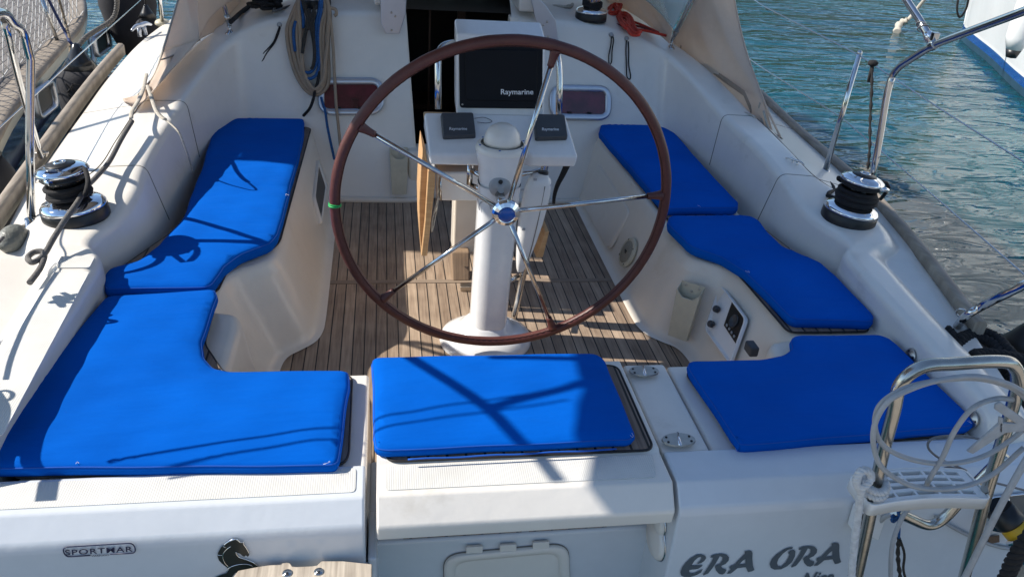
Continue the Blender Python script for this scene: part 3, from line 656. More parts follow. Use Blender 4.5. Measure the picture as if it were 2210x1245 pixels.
# slope with a notch for the compass column
m=lambda A,B_,t:A.lerp(B_,t)
tn0,tn1=.34,.68
b=MB(); ring=[T0,T1,B1,m(B0,B1,tn1)+V((0,0,.0)),m(B0,B1,.64)+V((0,.018,.014)),m(B0,B1,.38)+V((0,.018,.014)),m(B0,B1,tn0),B0]
low=[D0,D1,C1,m(C0,C1,tn1),m(C0,C1,.64)+V((0,.018,.0)),m(C0,C1,.38)+V((0,.018,.0)),m(C0,C1,tn0),C0]
b.prism(low,ring); pod=b.build('console_body',PED,gd,bevel=.010,seg=3)
def pp(x,y,o=0): return atp(x,y,T0+PN*o,PN)
# plotter housing
A=[aty(985,73,.84),aty(1176,90,.84),aty(1175,240,.79),aty(985,238,.79)]
A[1].z=A[0].z; A[2].z=A[3].z=T0.z-.01; 
b=MB(); b.slab(A,(0,.10,.03)); ph=b.build('plotter_housing',PED,gd,bevel=.008,seg=3)
n_=(A[1]-A[0]).cross(A[3]-A[0]).normalized(); n_=n_ if n_.y<0 else -n_
def pq(x,y,o=0): return atp(x,y,A[0]+n_*o,n_)
O=[pq(990,97,.001),pq(1171,99,.001),pq(1169,235,.001),pq(992,233,.001)]
b=MB(); O=rpoly(O,.012,4); b.slab(O,n_*.008); b.build('plotter_cover',SCREENB,gd,bevel=.003,seg=2)
O=rpoly([pq(1003,107,.009),pq(1160,109,.009),pq(1158,219,.009),pq(1005,217,.009)],.010,4); b=MB(); b.slab(O,n_*.005); sc_=b.build('cover_panel',SCREENB,gd,bevel=.004,seg=3)
text('cover_lettering','Raymarine',pq(1081,208,.015),pq(1151,208,.015),pq(1081,193,.015),LETTERW,gd,offset=.012)
for q in ((998,226),(1164,228),(1165,104)):
    b=MB(); b.lathe([(0,.002),(.003,.0015),(.0035,0)],pq(*q,.009),n_,10); b.build('cover_screw',DULL,gd)
for cs,tx in (([(950,250),(1021,250),(1027,300),(955,303)],[(970,283),(1008,283),(970,275)]),([(1150,253),(1217,254),(1224,304),(1154,306)],[(1170,284),(1206,284),(1170,276)])):
    P=[pp(x,y,.0) for x,y in cs]; b=MB(); O=rpoly(P,.008,4); cc=sum(P,V((0,0,0)))/4; b.prism(O,[cc+(p-cc)*.96+PN*.024 for p in O]); ic=b.build('instrument_cover',DARKG,gd,bevel=.004,seg=3)
    text('cover_lettering','Raymarine',pp(*tx[0],.0248),pp(*tx[1],.0248),pp(*tx[2],.0248),LETTERW,ic,offset=.008)
b=MB(); b.tube([pp(1024,256,.01),pp(1045,254,.006),pp(1062,262,.004),pp(1050,266,.004),pp(1030,264,.006)],.0012,6,6); b.build('instrument_cord',CABLE,gd)
# guard frame: two uprights bent over the back of the plotter, legs to the floor
for s,pts in ((-1,[aty(946,236,.80),aty(945,150,.83),aty(946,112,.85),aty(958,97,.88),aty(985,92,.91)]),(1,[aty(1206,252,.80),aty(1208,170,.83),aty(1205,125,.85),aty(1196,106,.88),aty(1176,100,.91)])):
    b=MB(); b.tube(rpoly(pts,.03,5,closed=False),.0115,14,0); b.build('guard_rail',STEEL,gd)
b=MB(); b.tube([aty(1180,350,.75),aty(1172,378,.75),aty(1130,590,.75),aty(1106,700,.75)+V((0,0,.0))],.0125,14,4); b.build('guard_leg',STEEL,gd)
b=MB(); b.tube([aty(1015,352,.78),aty(1013,398,.78)],.011,12); b.build('guard_leg',STEEL,gd)
for pts in ([aty(1018,368,.76),aty(1046,385,.70)],[aty(1018,400,.78),aty(1046,412,.70)],[aty(1110,378,.68),aty(1150,372,.76),aty(1178,365,.76)],[aty(1100,606,.68),aty(1118,596,.745)]):
    b=MB(); b.tube(pts,.009,12); b.build('guard_strut',STEEL,gd)
# throttle housing fixed to the guard leg
th=thing('engine_control_box','tall white engine control box strapped to the guard tube beside the column','engine control',aty(1150,470,.75))
def ctr(t):  # t 0 top..1 bottom
    return aty(1168+(1122-1168)*t,374+(585-374)*t,.735)
rows=[]
for t,wd,dp in ((0,.012,.012),(.015,.026,.022),(.06,.040,.032),(.15,.047,.036),(.3,.048,.036),(.5,.045,.034),(.7,.036,.03),(.88,.024,.024),(.97,.016,.018),(1,.010,.01)):
    c=ctr(t); rows.append([c+V((wd*math.copysign(abs(math.cos(a))**.7,math.cos(a)),dp*math.copysign(abs(math.sin(a))**.7,math.sin(a)),0)) for a in [2*PI*k/24 for k in range(24)]])
b=MB(); b.grid(rows,closed_v=True); n=24; b.add(rows[0],[list(range(n))],False); b.build('control_casing',WHITEP,th)
b=MB(); b.tube([ctr(t)+V((.014+.004*math.sin(t*3),-.034+.012*max(0,t-.5)*2,0)) for t in [k/10 for k in range(1,10)]],.0018,6); b.build('casing_seam',mat_seam,th)
for q in ((1155,388),(1128,410),(1130,495)):
    b=MB(); b.box(aty(*q,.700),(.012,.004,.008)); b.build('casing_catch',TAPE,th,bevel=.001)
b=MB(); b.box(aty(1184,405,.72),(.008,.02,.035)); b.build('control_key',CHROME,th,bevel=.002)
b=MB(); b.lathe([(.019,-.004),(.019,.006),(.014,.009)],aty(1172,374,.74),(0,0,1),20); b.build('top_grommet',BLACK,th)
b=MB(); b.tube([aty(1226,352,.79),aty(1214,378,.79),aty(1203,400,.79),aty(1196,425,.79),aty(1195,450,.79)],lambda t:.013-.008*t,8,5); tagp(b.build('wrapped_cable',BLKR),'black wrapped cable hanging below the right end of the console','cable')
# ================================================================ COCKPIT TABLE
tb=thing('cockpit_table','folding wooden cockpit table with hanging leaves ahead of the wheel column','table',(0,1.15,0))
b=MB(); b.box((.03,1.25,.575),(.47,.56,.022)); b.build('table_top',WOODL,tb,bevel=.006,seg=3)
def leaf(xa,xb,pxs,y0,y1,m): 
    P=[aty(x,y,y0) for x,y in pxs]; b=MB(); b.slab(P,(0,y1-y0,0)); return b.build('table_leaf',m,tb,bevel=.004,seg=2)
leaf(0,0,[(912,322),(918,340),(925,366),(917,480),(909,551),(905,500),(904,440),(908,360)],.90,1.12,WOODL)
leaf(0,0,[(924,367),(939,373),(938,409),(922,553),(909,553),(917,480)],.86,.893,WOODL)
leaf(0,0,[(1176,500),(1186,500),(1172,556),(1156,556)],.95,1.4,WOODL)
b=MB(); A=[aty(942,372,.97),aty(1040,372,.97),aty(1040,436,.97),aty(942,434,.97)]; b.slab(A,(0,.40,0)); b.build('table_box',WHITEP,tb,bevel=.01,seg=3)
b=MB(); b.box((-.035,1.22,.26),(.11,.12,.36)); b.build('table_post',GELC,tb,bevel=.012,seg=3)
P=[at(980,505,.12),at(1010,505,.12)]
b=MB(); c=at(1003,600,0); b.prism([V((c.x-.055,c.y-.03,.0)),V((c.x+.02,c.y-.03,0)),V((c.x+.02,c.y+.05,0)),V((c.x-.055,c.y+.05,0))],[V((c.x-.06,c.y+.03,.11)),V((c.x+.02,c.y+.03,.11)),V((c.x+.02,c.y+.09,.11)),V((c.x-.06,c.y+.09,.11))]); b.build('table_foot',TEAKP,tb,bevel=.008,seg=3)
b=MB(); c=at(1006,625,0); b.box((c.x,c.y,.012),(.05,.035,.024)); b.build('floor_bracket',DULL,tb,bevel=.003)
b=MB(); b.tube([aty(948,384,.90),aty(946,425,.90),aty(941,460,.89),aty(932,500,.875),aty(934,470,.875),aty(944,430,.885),aty(948,400,.9)],.003,6,5); b.build('leaf_stay',CREAMR,tb)
b=MB(); b.tube([aty(951,380,.89),aty(951,432,.89)],.005,8); b.build('leaf_hinge',STEEL,tb)
# ================================================================ WINCHES
def winch(c,label,ang,scale=1.,grp='chrome sheet winches',wraps=4,rope=BLKR,tail=None,lean=(0,0,1),hi=1.):
    c=V(c); ax=V(lean).normalized(); q=ax.to_track_quat('Z','Y'); S=scale
    root=thing('sheet_winch',label,'winch',c,grp)
    def L(prof,nm,m,par,seg=48): b=MB(); b.lathe([(r*S,z*S*hi) for r,z in prof],c,ax,seg); return b.build(nm,m,par)
    L([(.100,-.015),(.101,.0),(.100,.030),(.097,.034)],'winch_base',BLACK,root)
    L([(.098,.033),(.100,.037),(.098,.045),(.090,.054),(.074,.060),(.060,.064),(.055,.075)],'winch_skirt',CHROME,root)
    b=MB(); rows=[]
    for z,r in ((.062,.050),(.075,.048),(.10,.047),(.125,.050),(.132,.056)):
        rows.append([c+q@V((r*S*(1+.03*(k%2))*math.cos(2*PI*k/72),r*S*(1+.03*(k%2))*math.sin(2*PI*k/72),z*S*hi)) for k in range(72)])
    b.grid(rows,closed_v=True); b.build('winch_drum',STEEL,root,flat=True)
    L([(.050,.130),(.068,.132),(.072,.137),(.066,.140),(.066,.144),(.072,.147),(.070,.150)],'self_tailer_jaw',BLACK,root)
    L([(.060,.149),(.076,.151),(.080,.156),(.076,.164),(.062,.172),(.044,.177),(.040,.1775)],'winch_cap',CHROME,root)
    L([(.045,.1765),(.042,.180),(.022,.183),(.020,.1835)],'cap_plate',BLACK,root,32)
    L([(.020,.183),(.019,.187),(.013,.188),(.012,.180),(0,.179)],'handle_socket',CHROME,root,24)
    a=R(ang); d=q@V((math.cos(a),math.sin(a),0)); e=q@V((-math.sin(a),math.cos(a),0))
    b=MB(); b.tube([c+(d*.066+ax*.150*hi)*S,c+(d*.084+e*.012+ax*.152*hi)*S,c+(d*.088+e*.03+ax*.148*hi)*S],.008*S,8,4); b.build('line_guide',CHROME,root)
    return root,c,q,S,hi
def wrap(W,turns,z0,z1,r0,rr,m,label,ext=None,ph=0,pre=None,nm='winch_rope'):
    root,c,q,S,hi=W; pts=[]; n=int(turns*20)
    if pre: pts+=[V(p) for p in pre]
    for i in range(n+1):
        a=ph+2*PI*i/20; t=i/n; r=r0(t) if callable(r0) else r0
        pts.append(c+q@V((r*S*math.cos(a),r*S*math.sin(a),(z0+(z1-z0)*t)*S*hi)))
    if ext: pts+=[V(p) for p in ext]
    b=MB(); b.tube(pts,rr,8,2); return tagp(b.build(nm,m),label,'rope')
WL=winch((-1.362,.675,.470),'large chrome winch on the sunlit port coaming with four turns of black rope',-10,1.0,lean=(-.10,.02,1))
c=WL[1]
wrap(WL,4.2,.072,.112,lambda t:.060+.004*math.sin(t*9),.0075,BLKR,'black rope wound round the port coaming winch with its tail looped over the cap',ext=[WL[1]+V((.055,-.03,.10)),at(184,420,.60),at(190,395,.62),at(187,375,.635),at(178,362,.64),at(150,372,.642)],ph=2.0)
WR=winch((1.362,.675,.470),'large chrome winch on the shaded starboard coaming wrapped thickly in black rope',200,1.0,lean=(.10,.02,1))
wrap(WR,6.3,.066,.118,lambda t:.060+.010*math.sin(t*PI)+.004*math.sin(t*23),.0082,BLKR,'black rope wound in many turns round the starboard coaming winch',pre=[at(1700,352,.50),at(1752,378,.475),at(1790,395,.48),at(1800,412,.49),at(1786,422,.52)],ext=[WR[1]+WR[2]@V((.070,.03,.128)),WR[1]+WR[2]@V((.066,.05,.140))],ph=3.3)
wrap(WR,1.2,.142,.144,.069,.007,BLKR,'black rope tail held in the jaw of the starboard winch',ph=-1.2,ext=[at(1913,395,.60),at(1912,415,.56),at(1900,430,.52)])
WF=winch((.70,2.34,.862),'smaller halyard winch on the cabin top right of the companionway',120,.82,grp='cabin top winches')
wrap(WF,3,.070,.10,.058,.0062,BLKR,'short black rope turned three times round the right cabin top winch',ph=1)
WG=winch((-.715,2.38,.862),'smaller halyard winch on the cabin top hung with coiled ropes',60,.82,grp='cabin top winches')
# ================================================================ PORT SHEET ROPE from the hood to the winch and down
b=MB(); b.tube([at(285,262,.605),at(262,300,.585),at(235,350,.555),at(205,385,.545),at(186,405,.56),at(165,440,.565),at(140,475,.54),at(115,515,.50),at(98,545,.48),at(84,560,.470),at(68,566,.475),at(60,556,.475),at(72,545,.475),at(90,543,.475),at(96,552,.470),at(86,580,.462),at(64,610,.458)],.0085,9,5)
tagp(b.build('port_sheet_rope',GREYR),'dark grey sheet rope running from the port spray hood past the winch to the deck','rope')
# ================================================================ ROPES HANGING ON THE BULKHEAD
def hang(px,r,m,nm,label,o=.02,smooth=6,grp=None,extra=None):
    b=MB(); b.tube([bk(x,y,o+(k%3)*.002) for k,(x,y) in enumerate(px)],r,8,smooth); return tagp(b.build(nm,m),label,'rope',grp)
def z2(x,y): return (560+x/5.186,y/5.186)
TANL=[[(470,-60),(410,60),(350,200),(310,330),(320,500),(360,690),(420,860),(510,1000),(600,1060),(690,1040),(760,960),(775,800),(765,600),(770,400),(790,250),(780,100),(740,-40)],
      [(480,-60),(430,80),(385,220),(352,330),(365,500),(400,680),(450,830),(520,960),(590,1020),(660,1030),(720,930),(740,780),(720,600),(715,400),(735,230),(750,80),(700,-60)],
      [(470,-60),(440,120),(420,260),(420,420),(430,600),(470,780),(520,900),(580,990),(640,1030),(690,990),(700,820),(680,600),(675,420),(690,260),(740,100),(700,-60)],
      [(450,-50),(440,100),(455,300),(462,500),(480,700),(500,820),(560,950),(620,1000),(680,960),(720,860),(735,700),(760,500),(770,300),(780,120),(740,-60)]]
ct=thing('coiled_tan_rope','thick tan rope coiled in long loops on the left cabin top winch','rope coil',bk(680,60,.03))
for k,l in enumerate(TANL):
    b=MB(); b.tube([bk(*z2(x,y),.018+.006*(k%2)+.01*(k//2)) for x,y in l],.0098,9,6); b.build('rope_loop',TAN,ct)
b=MB(); b.tube([bk(*z2(x,y),.03) for x,y in [(790,90),(850,110),(860,160),(835,180)]],.0085,8,5); b.build('rope_loop',TAN,ct)
hang([z2(*p) for p in [(790,200),(812,400),(828,600),(836,800),(848,1000),(860,1200)]]+[(730,270),(734,310),(737,345)],.0075,TAN,'hanging_rope_tail','tan rope tail hanging straight down across the left window',.03)
cb=thing('coiled_blue_rope','blue braided rope looped inside the tan coil on the bulkhead','rope coil',bk(690,60,.04))
for k,l in enumerate([[(455,-60),(470,80),(490,200),(490,320)],[(690,-60),(665,120),(635,260),(625,400),(630,560),(640,680),(610,770),(560,815),(510,810)],[(705,-40),(690,120),(665,260),(655,420),(660,600),(665,740),(635,840),(580,880),(525,885)],[(405,240),(385,330),(385,450),(400,580)]]):
    b=MB(); b.tube([bk(*z2(x,y),.034) for x,y in l],.0078,8,6); b.build('rope_loop',BLUER,cb)
ck=thing('coiled_black_rope','black flecked rope gathered and knotted between the blue loops','rope coil',bk(670,60,.04))
for l in [[(480,0),(520,140),(560,240),(590,380),(610,500),(615,640),(600,740),(580,780)],[(640,60),(590,160),(540,260),(510,400),(490,520),(480,600)],[(560,100),(545,200),(540,290),(560,330)],[(620,130),(600,220),(560,290),(530,310)],[(570,150),(590,240),(600,330),(605,450)]]:
    b=MB(); b.tube([bk(*z2(x,y),.044) for x,y in l],.0085,8,6); b.build('rope_loop',FLECK,ck)
b=MB(); b.tube([bk(*z2(x,y),.034) for x,y in [(660,800),(655,900),(625,1010),(600,1120),(560,1220)]]+[(at(655,250,.385))],.0072,8,6); tagp(b.build('hanging_rope_tail',BLKR),'black rope dropping from the coils to the corner of the port cushion','rope')
hang([z2(*p) for p in [(690,1090),(715,1180),(735,1240)]]+[(706,270),(714,310),(722,345)],.0068,BLUER,'hanging_rope_tail','blue rope tail slanting down below the coils beside the left window',.025)
def lanyard(px,lab,a):
    t=thing('cord_loop',lab,'cord',bk(*px[0],.004),'black cords hanging on the bulkhead')
    b=MB(); b.tube([bk(x,y,.006) for x,y in px],.0032,7,5); b.build('cord',BLKR,t)
    b=MB(); b.lathe([(0,.010),(.010,.008),(.014,0)],bk(*a,-.001),BN+V((0,0,.6)),14); b.build('cord_fairlead',TAPE,t)
lanyard([(604,57),(598,72),(590,92),(572,112),(560,126),(559,133),(566,132),(577,113),(592,94),(600,76),(605,60)],'thin black cord loop hanging left of the rope coils',(603,54))
lanyard([(1320,80),(1318,100),(1314,120),(1315,140),(1320,133),(1321,110),(1324,90),(1323,80)],'nearer of two short black cords hanging right of the wheel top',(1319,76))
lanyard([(1352,88),(1351,110),(1352,140),(1353,165),(1358,172),(1361,165),(1357,140),(1357,110),(1356,90)],'longer black cord loop hanging nearest the starboard spray hood',(1352,84))
def tangle(c,rad,n,r,m,nm,label,seed,flat=.5,par=None,strx=1.):
    rnd=random.Random(seed); pts=[]
    for i in range(n):
        a=rnd.uniform(0,2*PI); q=rnd.uniform(.25,1)*rad; pts.append(V(c)+V((math.cos(a)*q*strx,math.sin(a)*q,r+rnd.uniform(0,rad*flat))))
    b=MB(); b.tube(pts,r,8,7); return tagp(b.build(nm,m),label,'rope')
tangle((-.955,2.36,.835),.085,44,.0085,BLKR,'tangled_rope','untidy black rope heap on the cabin top left of the coils',5,.55)
def top(x,y): return at(x,y,.84)
b=MB(); b.tube([top(x,y) for x,y in [(555,-10),(585,-8),(600,5),(590,25),(612,18),(640,10),(660,12)]],.006,8,5); tagp(b.build('loose_rope',GREYR),'grey rope leading across the cabin top to the left winch','rope')
b=MB(); b.tube([at(x,y,.80) for x,y in [(498,48),(520,28),(545,10),(575,-4)]],.011,9,4); tagp(b.build('hood_guy_rope',BLKR),'black line along the foot of the port spray hood','rope')
def r2(x,y): return (1300+x/3.662,y/3.662)
def topr(x,y,z=.845,h=0): p=at(*r2(x,y),z); return p+V((0,0,h))
b=MB(); L1=[(30,90),(60,70),(100,60),(130,70),(110,110),(60,130),(40,110),(80,60),(130,130),(180,160),(200,210),(180,240),(130,170),(120,140),(170,130),(210,180),(240,250),(280,290),(230,285),(190,240),(170,200)]
for k in range(3): b.tube([topr(x+k*9,y+(k%2)*10,.84,.004+.006*k+.005*(i%2)) for i,(x,y) in enumerate(L1)],.0072,8,5)
b.tube([topr(*p,.825,.006) for p in [(200,170),(290,200),(380,240),(440,270)]],.0068,8,5); b.tube([topr(*p,.82,.01) for p in [(240,250),(340,260),(420,280),(500,300)]],.0068,8,5)
tagp(b.build('knotted_red_rope',RED),'bright red rope tied in a gathered knot on the cabin top','rope')
b=MB(); b.tube([topr(*p,.825,.005) for p in [(20,185),(100,200),(180,220),(260,215),(330,230),(420,265)]],.006,8,5); tagp(b.build('dark_red_rope',mat('dark_red_rope',(.16,.015,.012),.8,var=[(80,.4)],bump=[(300,.5,.003)])),'dark red rope running from the right cabin winch under the red knot','rope')
tangle((.60,2.50,.862),.06,22,.0065,CREAMR,'tangled_rope','pale grey rope heap beside the right cabin top winch',9,.5,strx=1.3)
# ================================================================ SPRAY HOOD
sh=thing('spray_hood','beige canvas spray hood with side wings over the forward end of the cockpit','spray hood',(0,2.6,.9))
def patch(edgeA,edgeB,nm,m,n=10,wob=.01,par=sh,solid=.003,seed=1):
    A=crom(edgeA,n) if len(edgeA)>2 else [V(edgeA[0]).lerp(V(edgeA[1]),k/(n*2)) for k in range(n*2+1)]
    B_=crom(edgeB,n) if len(edgeB)>2 else [V(edgeB[0]).lerp(V(edgeB[1]),k/(n*2)) for k in range(n*2+1)]
    def rs(P,N):
        d=[0]; 
        for a,c in zip(P,P[1:]): d.append(d[-1]+(c-a).length)
        out=[]; j=0
        for k in range(N):
            t=d[-1]*k/(N-1)
            while j<len(P)-2 and d[j+1]<t: j+=1
            u=(t-d[j])/max(1e-9,d[j+1]-d[j]); out.append(P[j].lerp(P[j+1],min(1,u)))
        return out
    A=rs(A,26); B_=rs(B_,26); rows=[]
    for i in range(26):
        r=[]
        for j in range(15):
            t=j/14; p=A[i].lerp(B_[i],t); e=math.sin(t*PI)*math.sin(i/25*PI)
            r.append(p+V((math.sin(i*.5+j*.8+seed)*wob,0,math.cos(i*.37+j*.5+seed)*wob))*e)
        rows.append(r)
    b=MB(); b.grid(rows); return b.build(nm,m,par,solid=solid)
# starboard wing
bot=[atx(1450,98,1.20),atx(1482,132,1.25),atx(1530,178,1.30),atx(1580,225,1.34),atx(1625,268,1.38),atx(1672,300,1.42)]
hem=[atx(1584,-70,1.42),atx(1585,0,1.42),atx(1610,110,1.42),atx(1650,222,1.42),atx(1684,296,1.42)]
strut=[atx(1450,92,1.18),atx(1500,0,1.18),atx(1530,-70,1.16)]
patch([bot[0]]+strut[1:][::1],[bot[-1],hem[3],hem[2],hem[1],hem[0]],'wing_panel',CANVAS,seed=3,wob=.012)
patch(bot,[atx(1452,92,1.21),atx(1484,128,1.26),atx(1531,172,1.31),atx(1580,218,1.35),atx(1630,258,1.39),atx(1690,300,1.425)],'wing_hem',CANVD,wob=.002)
b=MB(); px=[(1500,138),(1532,143),(1560,165),(1610,200),(1624,232),(1626,250)]
b.add([atx(x,y-5,1.27+.13*k/5)+V((-.012,-.01,0)) for k,(x,y) in enumerate(px)]+[atx(x-2,y+6,1.27+.13*k/5)+V((-.012,-.01,0)) for k,(x,y) in enumerate(px)],[(k,k+1,k+7,k+6) for k in range(5)]); b.build('wing_reinforcement',CANVD,sh,solid=.002)
b=MB(); b.tube([p+V((-.02,-.02,0)) for p in [atx(1472,112,1.22),atx(1480,75,1.25),atx(1498,20,1.25),atx(1508,-40,1.25)]],.003,6,4); b.build('wing_seam',CANVD,sh)
b=MB(); b.tube([p+V((-.02,-.02,0)) for p in [atx(1493,130,1.27),atx(1502,60,1.30),atx(1508,0,1.31),atx(1508,-50,1.31)]],.003,6,4); b.build('wing_seam',CANVD,sh)
b=MB(); b.tube(hem,.005,6,6); b.build('hem_cord',CANVAS,sh)
# straps at the wing tip
for l in ([(1640,222),(1636,245),(1645,262),(1650,285),(1655,300)],[(1648,240),(1654,262),(1660,280),(1664,296)]):
    b=MB(); b.tube([atx(x,y,1.40) for x,y in l],.007,6,4,flat=.4); b.build('wing_strap',CREAMR,sh)
# port wing (folded towards the deck)
def pw(x,y,X=-1.33): return atx(x,y,X)
hemL=[pw(400,-60,-1.36),pw(385,0,-1.36),pw(352,110,-1.37),pw(332,165,-1.38),pw(300,205,-1.40),pw(264,216,-1.45)]
botL=[pw(700,-60,-1.20),pw(560,0,-1.2),pw(515,40,-1.2),pw(430,86,-1.22),pw(405,120,-1.25),pw(378,146,-1.28),pw(330,195,-1.33),pw(300,226,-1.36),pw(268,218,-1.40)]
patch([pw(264,214,-1.45),pw(300,203,-1.41),pw(332,165,-1.38),pw(352,112,-1.37)],[pw(270,222,-1.42),pw(300,228,-1.36),pw(372,150,-1.27),pw(430,86,-1.20)],'wing_flap',CANVD if False else CANVAS,seed=8,wob=.010)
patch([pw(352,112,-1.37),pw(385,0,-1.36),pw(405,-70,-1.36)],[pw(430,86,-1.20),pw(437,10,-1.22),pw(442,-70,-1.24)],'wing_panel',CANVAS,seed=5,wob=.012)
patch([pw(430,86,-1.20),pw(437,10,-1.22),pw(442,-70,-1.24)],[pw(515,42,-1.15),pw(540,0,-1.15),pw(570,-70,-1.15)],'wing_panel',CANVAS,seed=2,wob=.008)
b=MB(); b.tube([p+V((.008,-.012,0)) for p in [pw(428,85,-1.22),pw(400,100,-1.27),pw(372,118,-1.31),pw(346,128,-1.34)]],.011,6,5,flat=.2); b.build('wing_reinforcement',CANVD,sh)
b=MB(); b.tube([p+V((.008,-.012,0)) for p in [pw(428,84,-1.22),pw(436,50,-1.23),pw(437,10,-1.24),pw(438,-40,-1.24)]],.003,6,4); b.build('wing_seam',CANVD,sh)
b=MB(); b.tube(hemL[:5],.006,6,6); b.build('hem_cord',CREAMR,sh)
for l in ([(316,160),(310,190),(300,215),(285,240),(283,256)],[(318,185),(325,205),(335,235),(345,250),(356,258)]):
    b=MB(); b.tube([at(x,y,.62) for x,y in l],.009,6,4,flat=.35); b.build('wing_strap',CREAMR,sh)
b=MB(); b.tube([at(356,258,.615),at(385,285,.60),at(402,325,.52),at(412,355,.43),at(416,372,.385)],.0035,6,5); tagp(b.build('wing_lashing',CREAMR),'thin pale lashing hanging from the port wing down to the side cushion','cord')
# struts with end fittings
for s,pts in ((-1,[atx(495,55,-1.10),atx(480,0,-1.12),atx(462,-60,-1.14)]),(1,[atx(1450,88,1.12),atx(1492,0,1.10),atx(1525,-70,1.08)])):
    b=MB(); b.tube(pts,.011,12); st=b.build('hood_strut',STEEL,sh)
    b=MB(); b.tube([pts[0]+V((0,0,-.028)),pts[0]+V((0,0,-.005))],.008,10); b.torus(pts[0]+V((0,0,-.005)),.010,.004,(0,0,1),16,6); b.build('strut_fitting',STEEL,st)
    b=MB(); p=pts[0].lerp(pts[1],.18); b.tube([p,p+(pts[1]-pts[0]).normalized()*.025],.0145,12); b.build('strut_collar',DULL,st)
    b=MB(); b.lathe([(.024,-.002),(.023,.004),(.014,.008),(.011,.018)],pts[0]+V((0,0,-.040)),(0,0,1),20); b.build('strut_foot',STEEL,st)
# window side panel starboard, pale canvas strip below the vinyl
c1=[atx(1320,-20,.95),atx(1375,20,1.02),atx(1420,60,1.10),atx(1452,92,1.16)]
c2=[atx(1362,-20,.98),atx(1400,8,1.04),atx(1432,40,1.12),atx(1456,78,1.17)]
patch([at(1300,5,.84),at(1350,22,.83),at(1400,55,.815),at(1445,95,.80)],[at(1352,-22,.95),at(1385,-5,.93),at(1420,25,.90),at(1452,62,.88)],'side_panel',CANVAS,wob=.006)
patch([at(1352,-22,.95),at(1385,-5,.93),at(1420,25,.90),at(1452,62,.88)],[at(1400,-90,1.2),at(1430,-70,1.2),at(1470,-50,1.15),at(1500,-25,1.1)],'clear_window',VINYL,wob=.003)
patch([at(430,82,.80),at(450,45,.86),at(480,15,.88),at(520,-8,.88)],[at(425,-40,1.05),at(445,-50,1.05),at(480,-60,1.05),at(520,-70,1.05)],'side_panel',CANVAS,wob=.006)
# hood roof between the hoops (out of the picture, shades the cabin top)
RO=[[V((x,y,z)) for x,z in zip([-1.36,-1.15,-.8,-.3,.3,.8,1.15,1.40],[1.02+d,1.24+d,1.33+d,1.37+d,1.37+d,1.33+d,1.24+d,1.02+d])] for y,d in ((2.45,0),(2.8,.02),(3.2,-.02),(3.6,-.2))]
b=MB(); b.grid([crom(r,5) for r in RO]); b.build('hood_roof',CANVAS,sh,solid=.004)
b=MB(); b.tube(crom(RO[0],5),.012,10); b.build('hood_hoop',STEEL,sh)
# ================================================================ BIMINI (overhead, out of view; canvas shaped to shade the starboard side)
BZ=1.78
bm_=thing('bimini_awning','beige canvas awning on steel hoops, its unseen canvas shaped to shade the starboard side','awning',(0,.6,BZ))
edge=[]
def unsh(x,y,z=.37,Z=BZ): 
    h=(Z-z)/SUN.z; return V((x+SUN.x*h,y+SUN.y*h,Z))
L0=[unsh(.17,y) for y in (1.6,1.2,.5,-.03,-.22)]+[unsh(.09,-.43),unsh(.02,-.62),unsh(-.02,-.9),unsh(.1,-1.25)]  # canvas edge traced towards the sun from the wanted shadow edge
rows=[]
for i,p in enumerate(L0): rows.append([V((p.x+(.0-p.x)*t,p.y,BZ+.05*math.sin(t*PI))) for t in [k/12 for k in range(13)]])
b=MB(); b.grid(rows); b.build('awning_canvas',BIMC,bm_,solid=.003)
for y in (1.3,-.1):
    b=MB(); yy=unsh(0,y).y; b.tube([V((-1.42,yy-.02,BZ-.3)),V((-1.45,yy,BZ-.03)),V((-1.2,yy,BZ+.02)),V((-.5,yy,BZ+.065)),V((.0,yy,BZ+.03))],.012,10,5); b.build('awning_hoop',STEEL,bm_)
def sh2(px,X):   # object point at plane x=X whose sun shadow lands on cushion pixel px
    p=at(px[0],px[1],.372); h=(X-p.x)/SUN.x; return p+SUN*h
J=sh2((1075,897),-1.35)
b=MB(); b.tube([J,sh2((1250,850),-1.35),sh2((1400,800),-1.35)],.0125,10); b.build('awning_leg',STEEL,bm_)
S2=atx(2012,92,1.40); b=MB(); b.tube([S2,atx(1985,45,1.40),atx(1950,-8,1.40),atx(1905,-80,1.38)],.0125,14); lg=b.build('awning_leg',STEEL,bm_)
b=MB(); b.tube([atx(2002,75,1.40),atx(2008,86,1.40)],.016,14); b.build('leg_socket',CHROME,lg)
b=MB(); b.torus(atx(1993,62,1.40),.018,.0018,(.2,.6,.6),24,6); b.torus(atx(1990,56,1.40),.019,.0018,(.5,.3,.6),24,6); b.build('leg_wire',CABLE,lg)
# ================================================================ PUSHPITS
pr_=thing('stern_rail','polished steel stern rail rising behind the starboard winch','railing',(1.48,.73,.47),'steel stern rails')
b=MB(); b.tube(rpoly([V((1.475,.735,.455)),V((1.45,.755,.75)),aty(1916,190,.772),aty(1932,150,.772),atx(2015,97,1.40),atx(2210,25,1.37),atx(2500,-90,1.3)],.07,7,closed=False),.0125,16); b.build('rail_tube',STEEL,pr_)
b=MB(); b.tube([atx(2010,100,1.40),atx(2020,95,1.40)],.017,16); b.box(atx(2016,84,1.40),(.02,.02,.04)); b.build('rail_clamp',STEEL,pr_,bevel=.002)
b=MB(); b.tube(rpoly([at(2066,704,.40),at(2085,680,.50),atx(2120,660,1.36),atx(2300,570,1.30)],.05,6,closed=False),.0125,14); b.build('rail_tube',STEEL,pr_)
b=MB(); b.torus(at(2076,676,.455),.016,.003,(.6,.5,.2),24,8); b.build('rail_eye',STEEL,pr_)
pl_=thing('stern_rail','polished steel stern rail standing on the port deck beside the winch','railing',(-1.5,.68,.44),'steel stern rails')
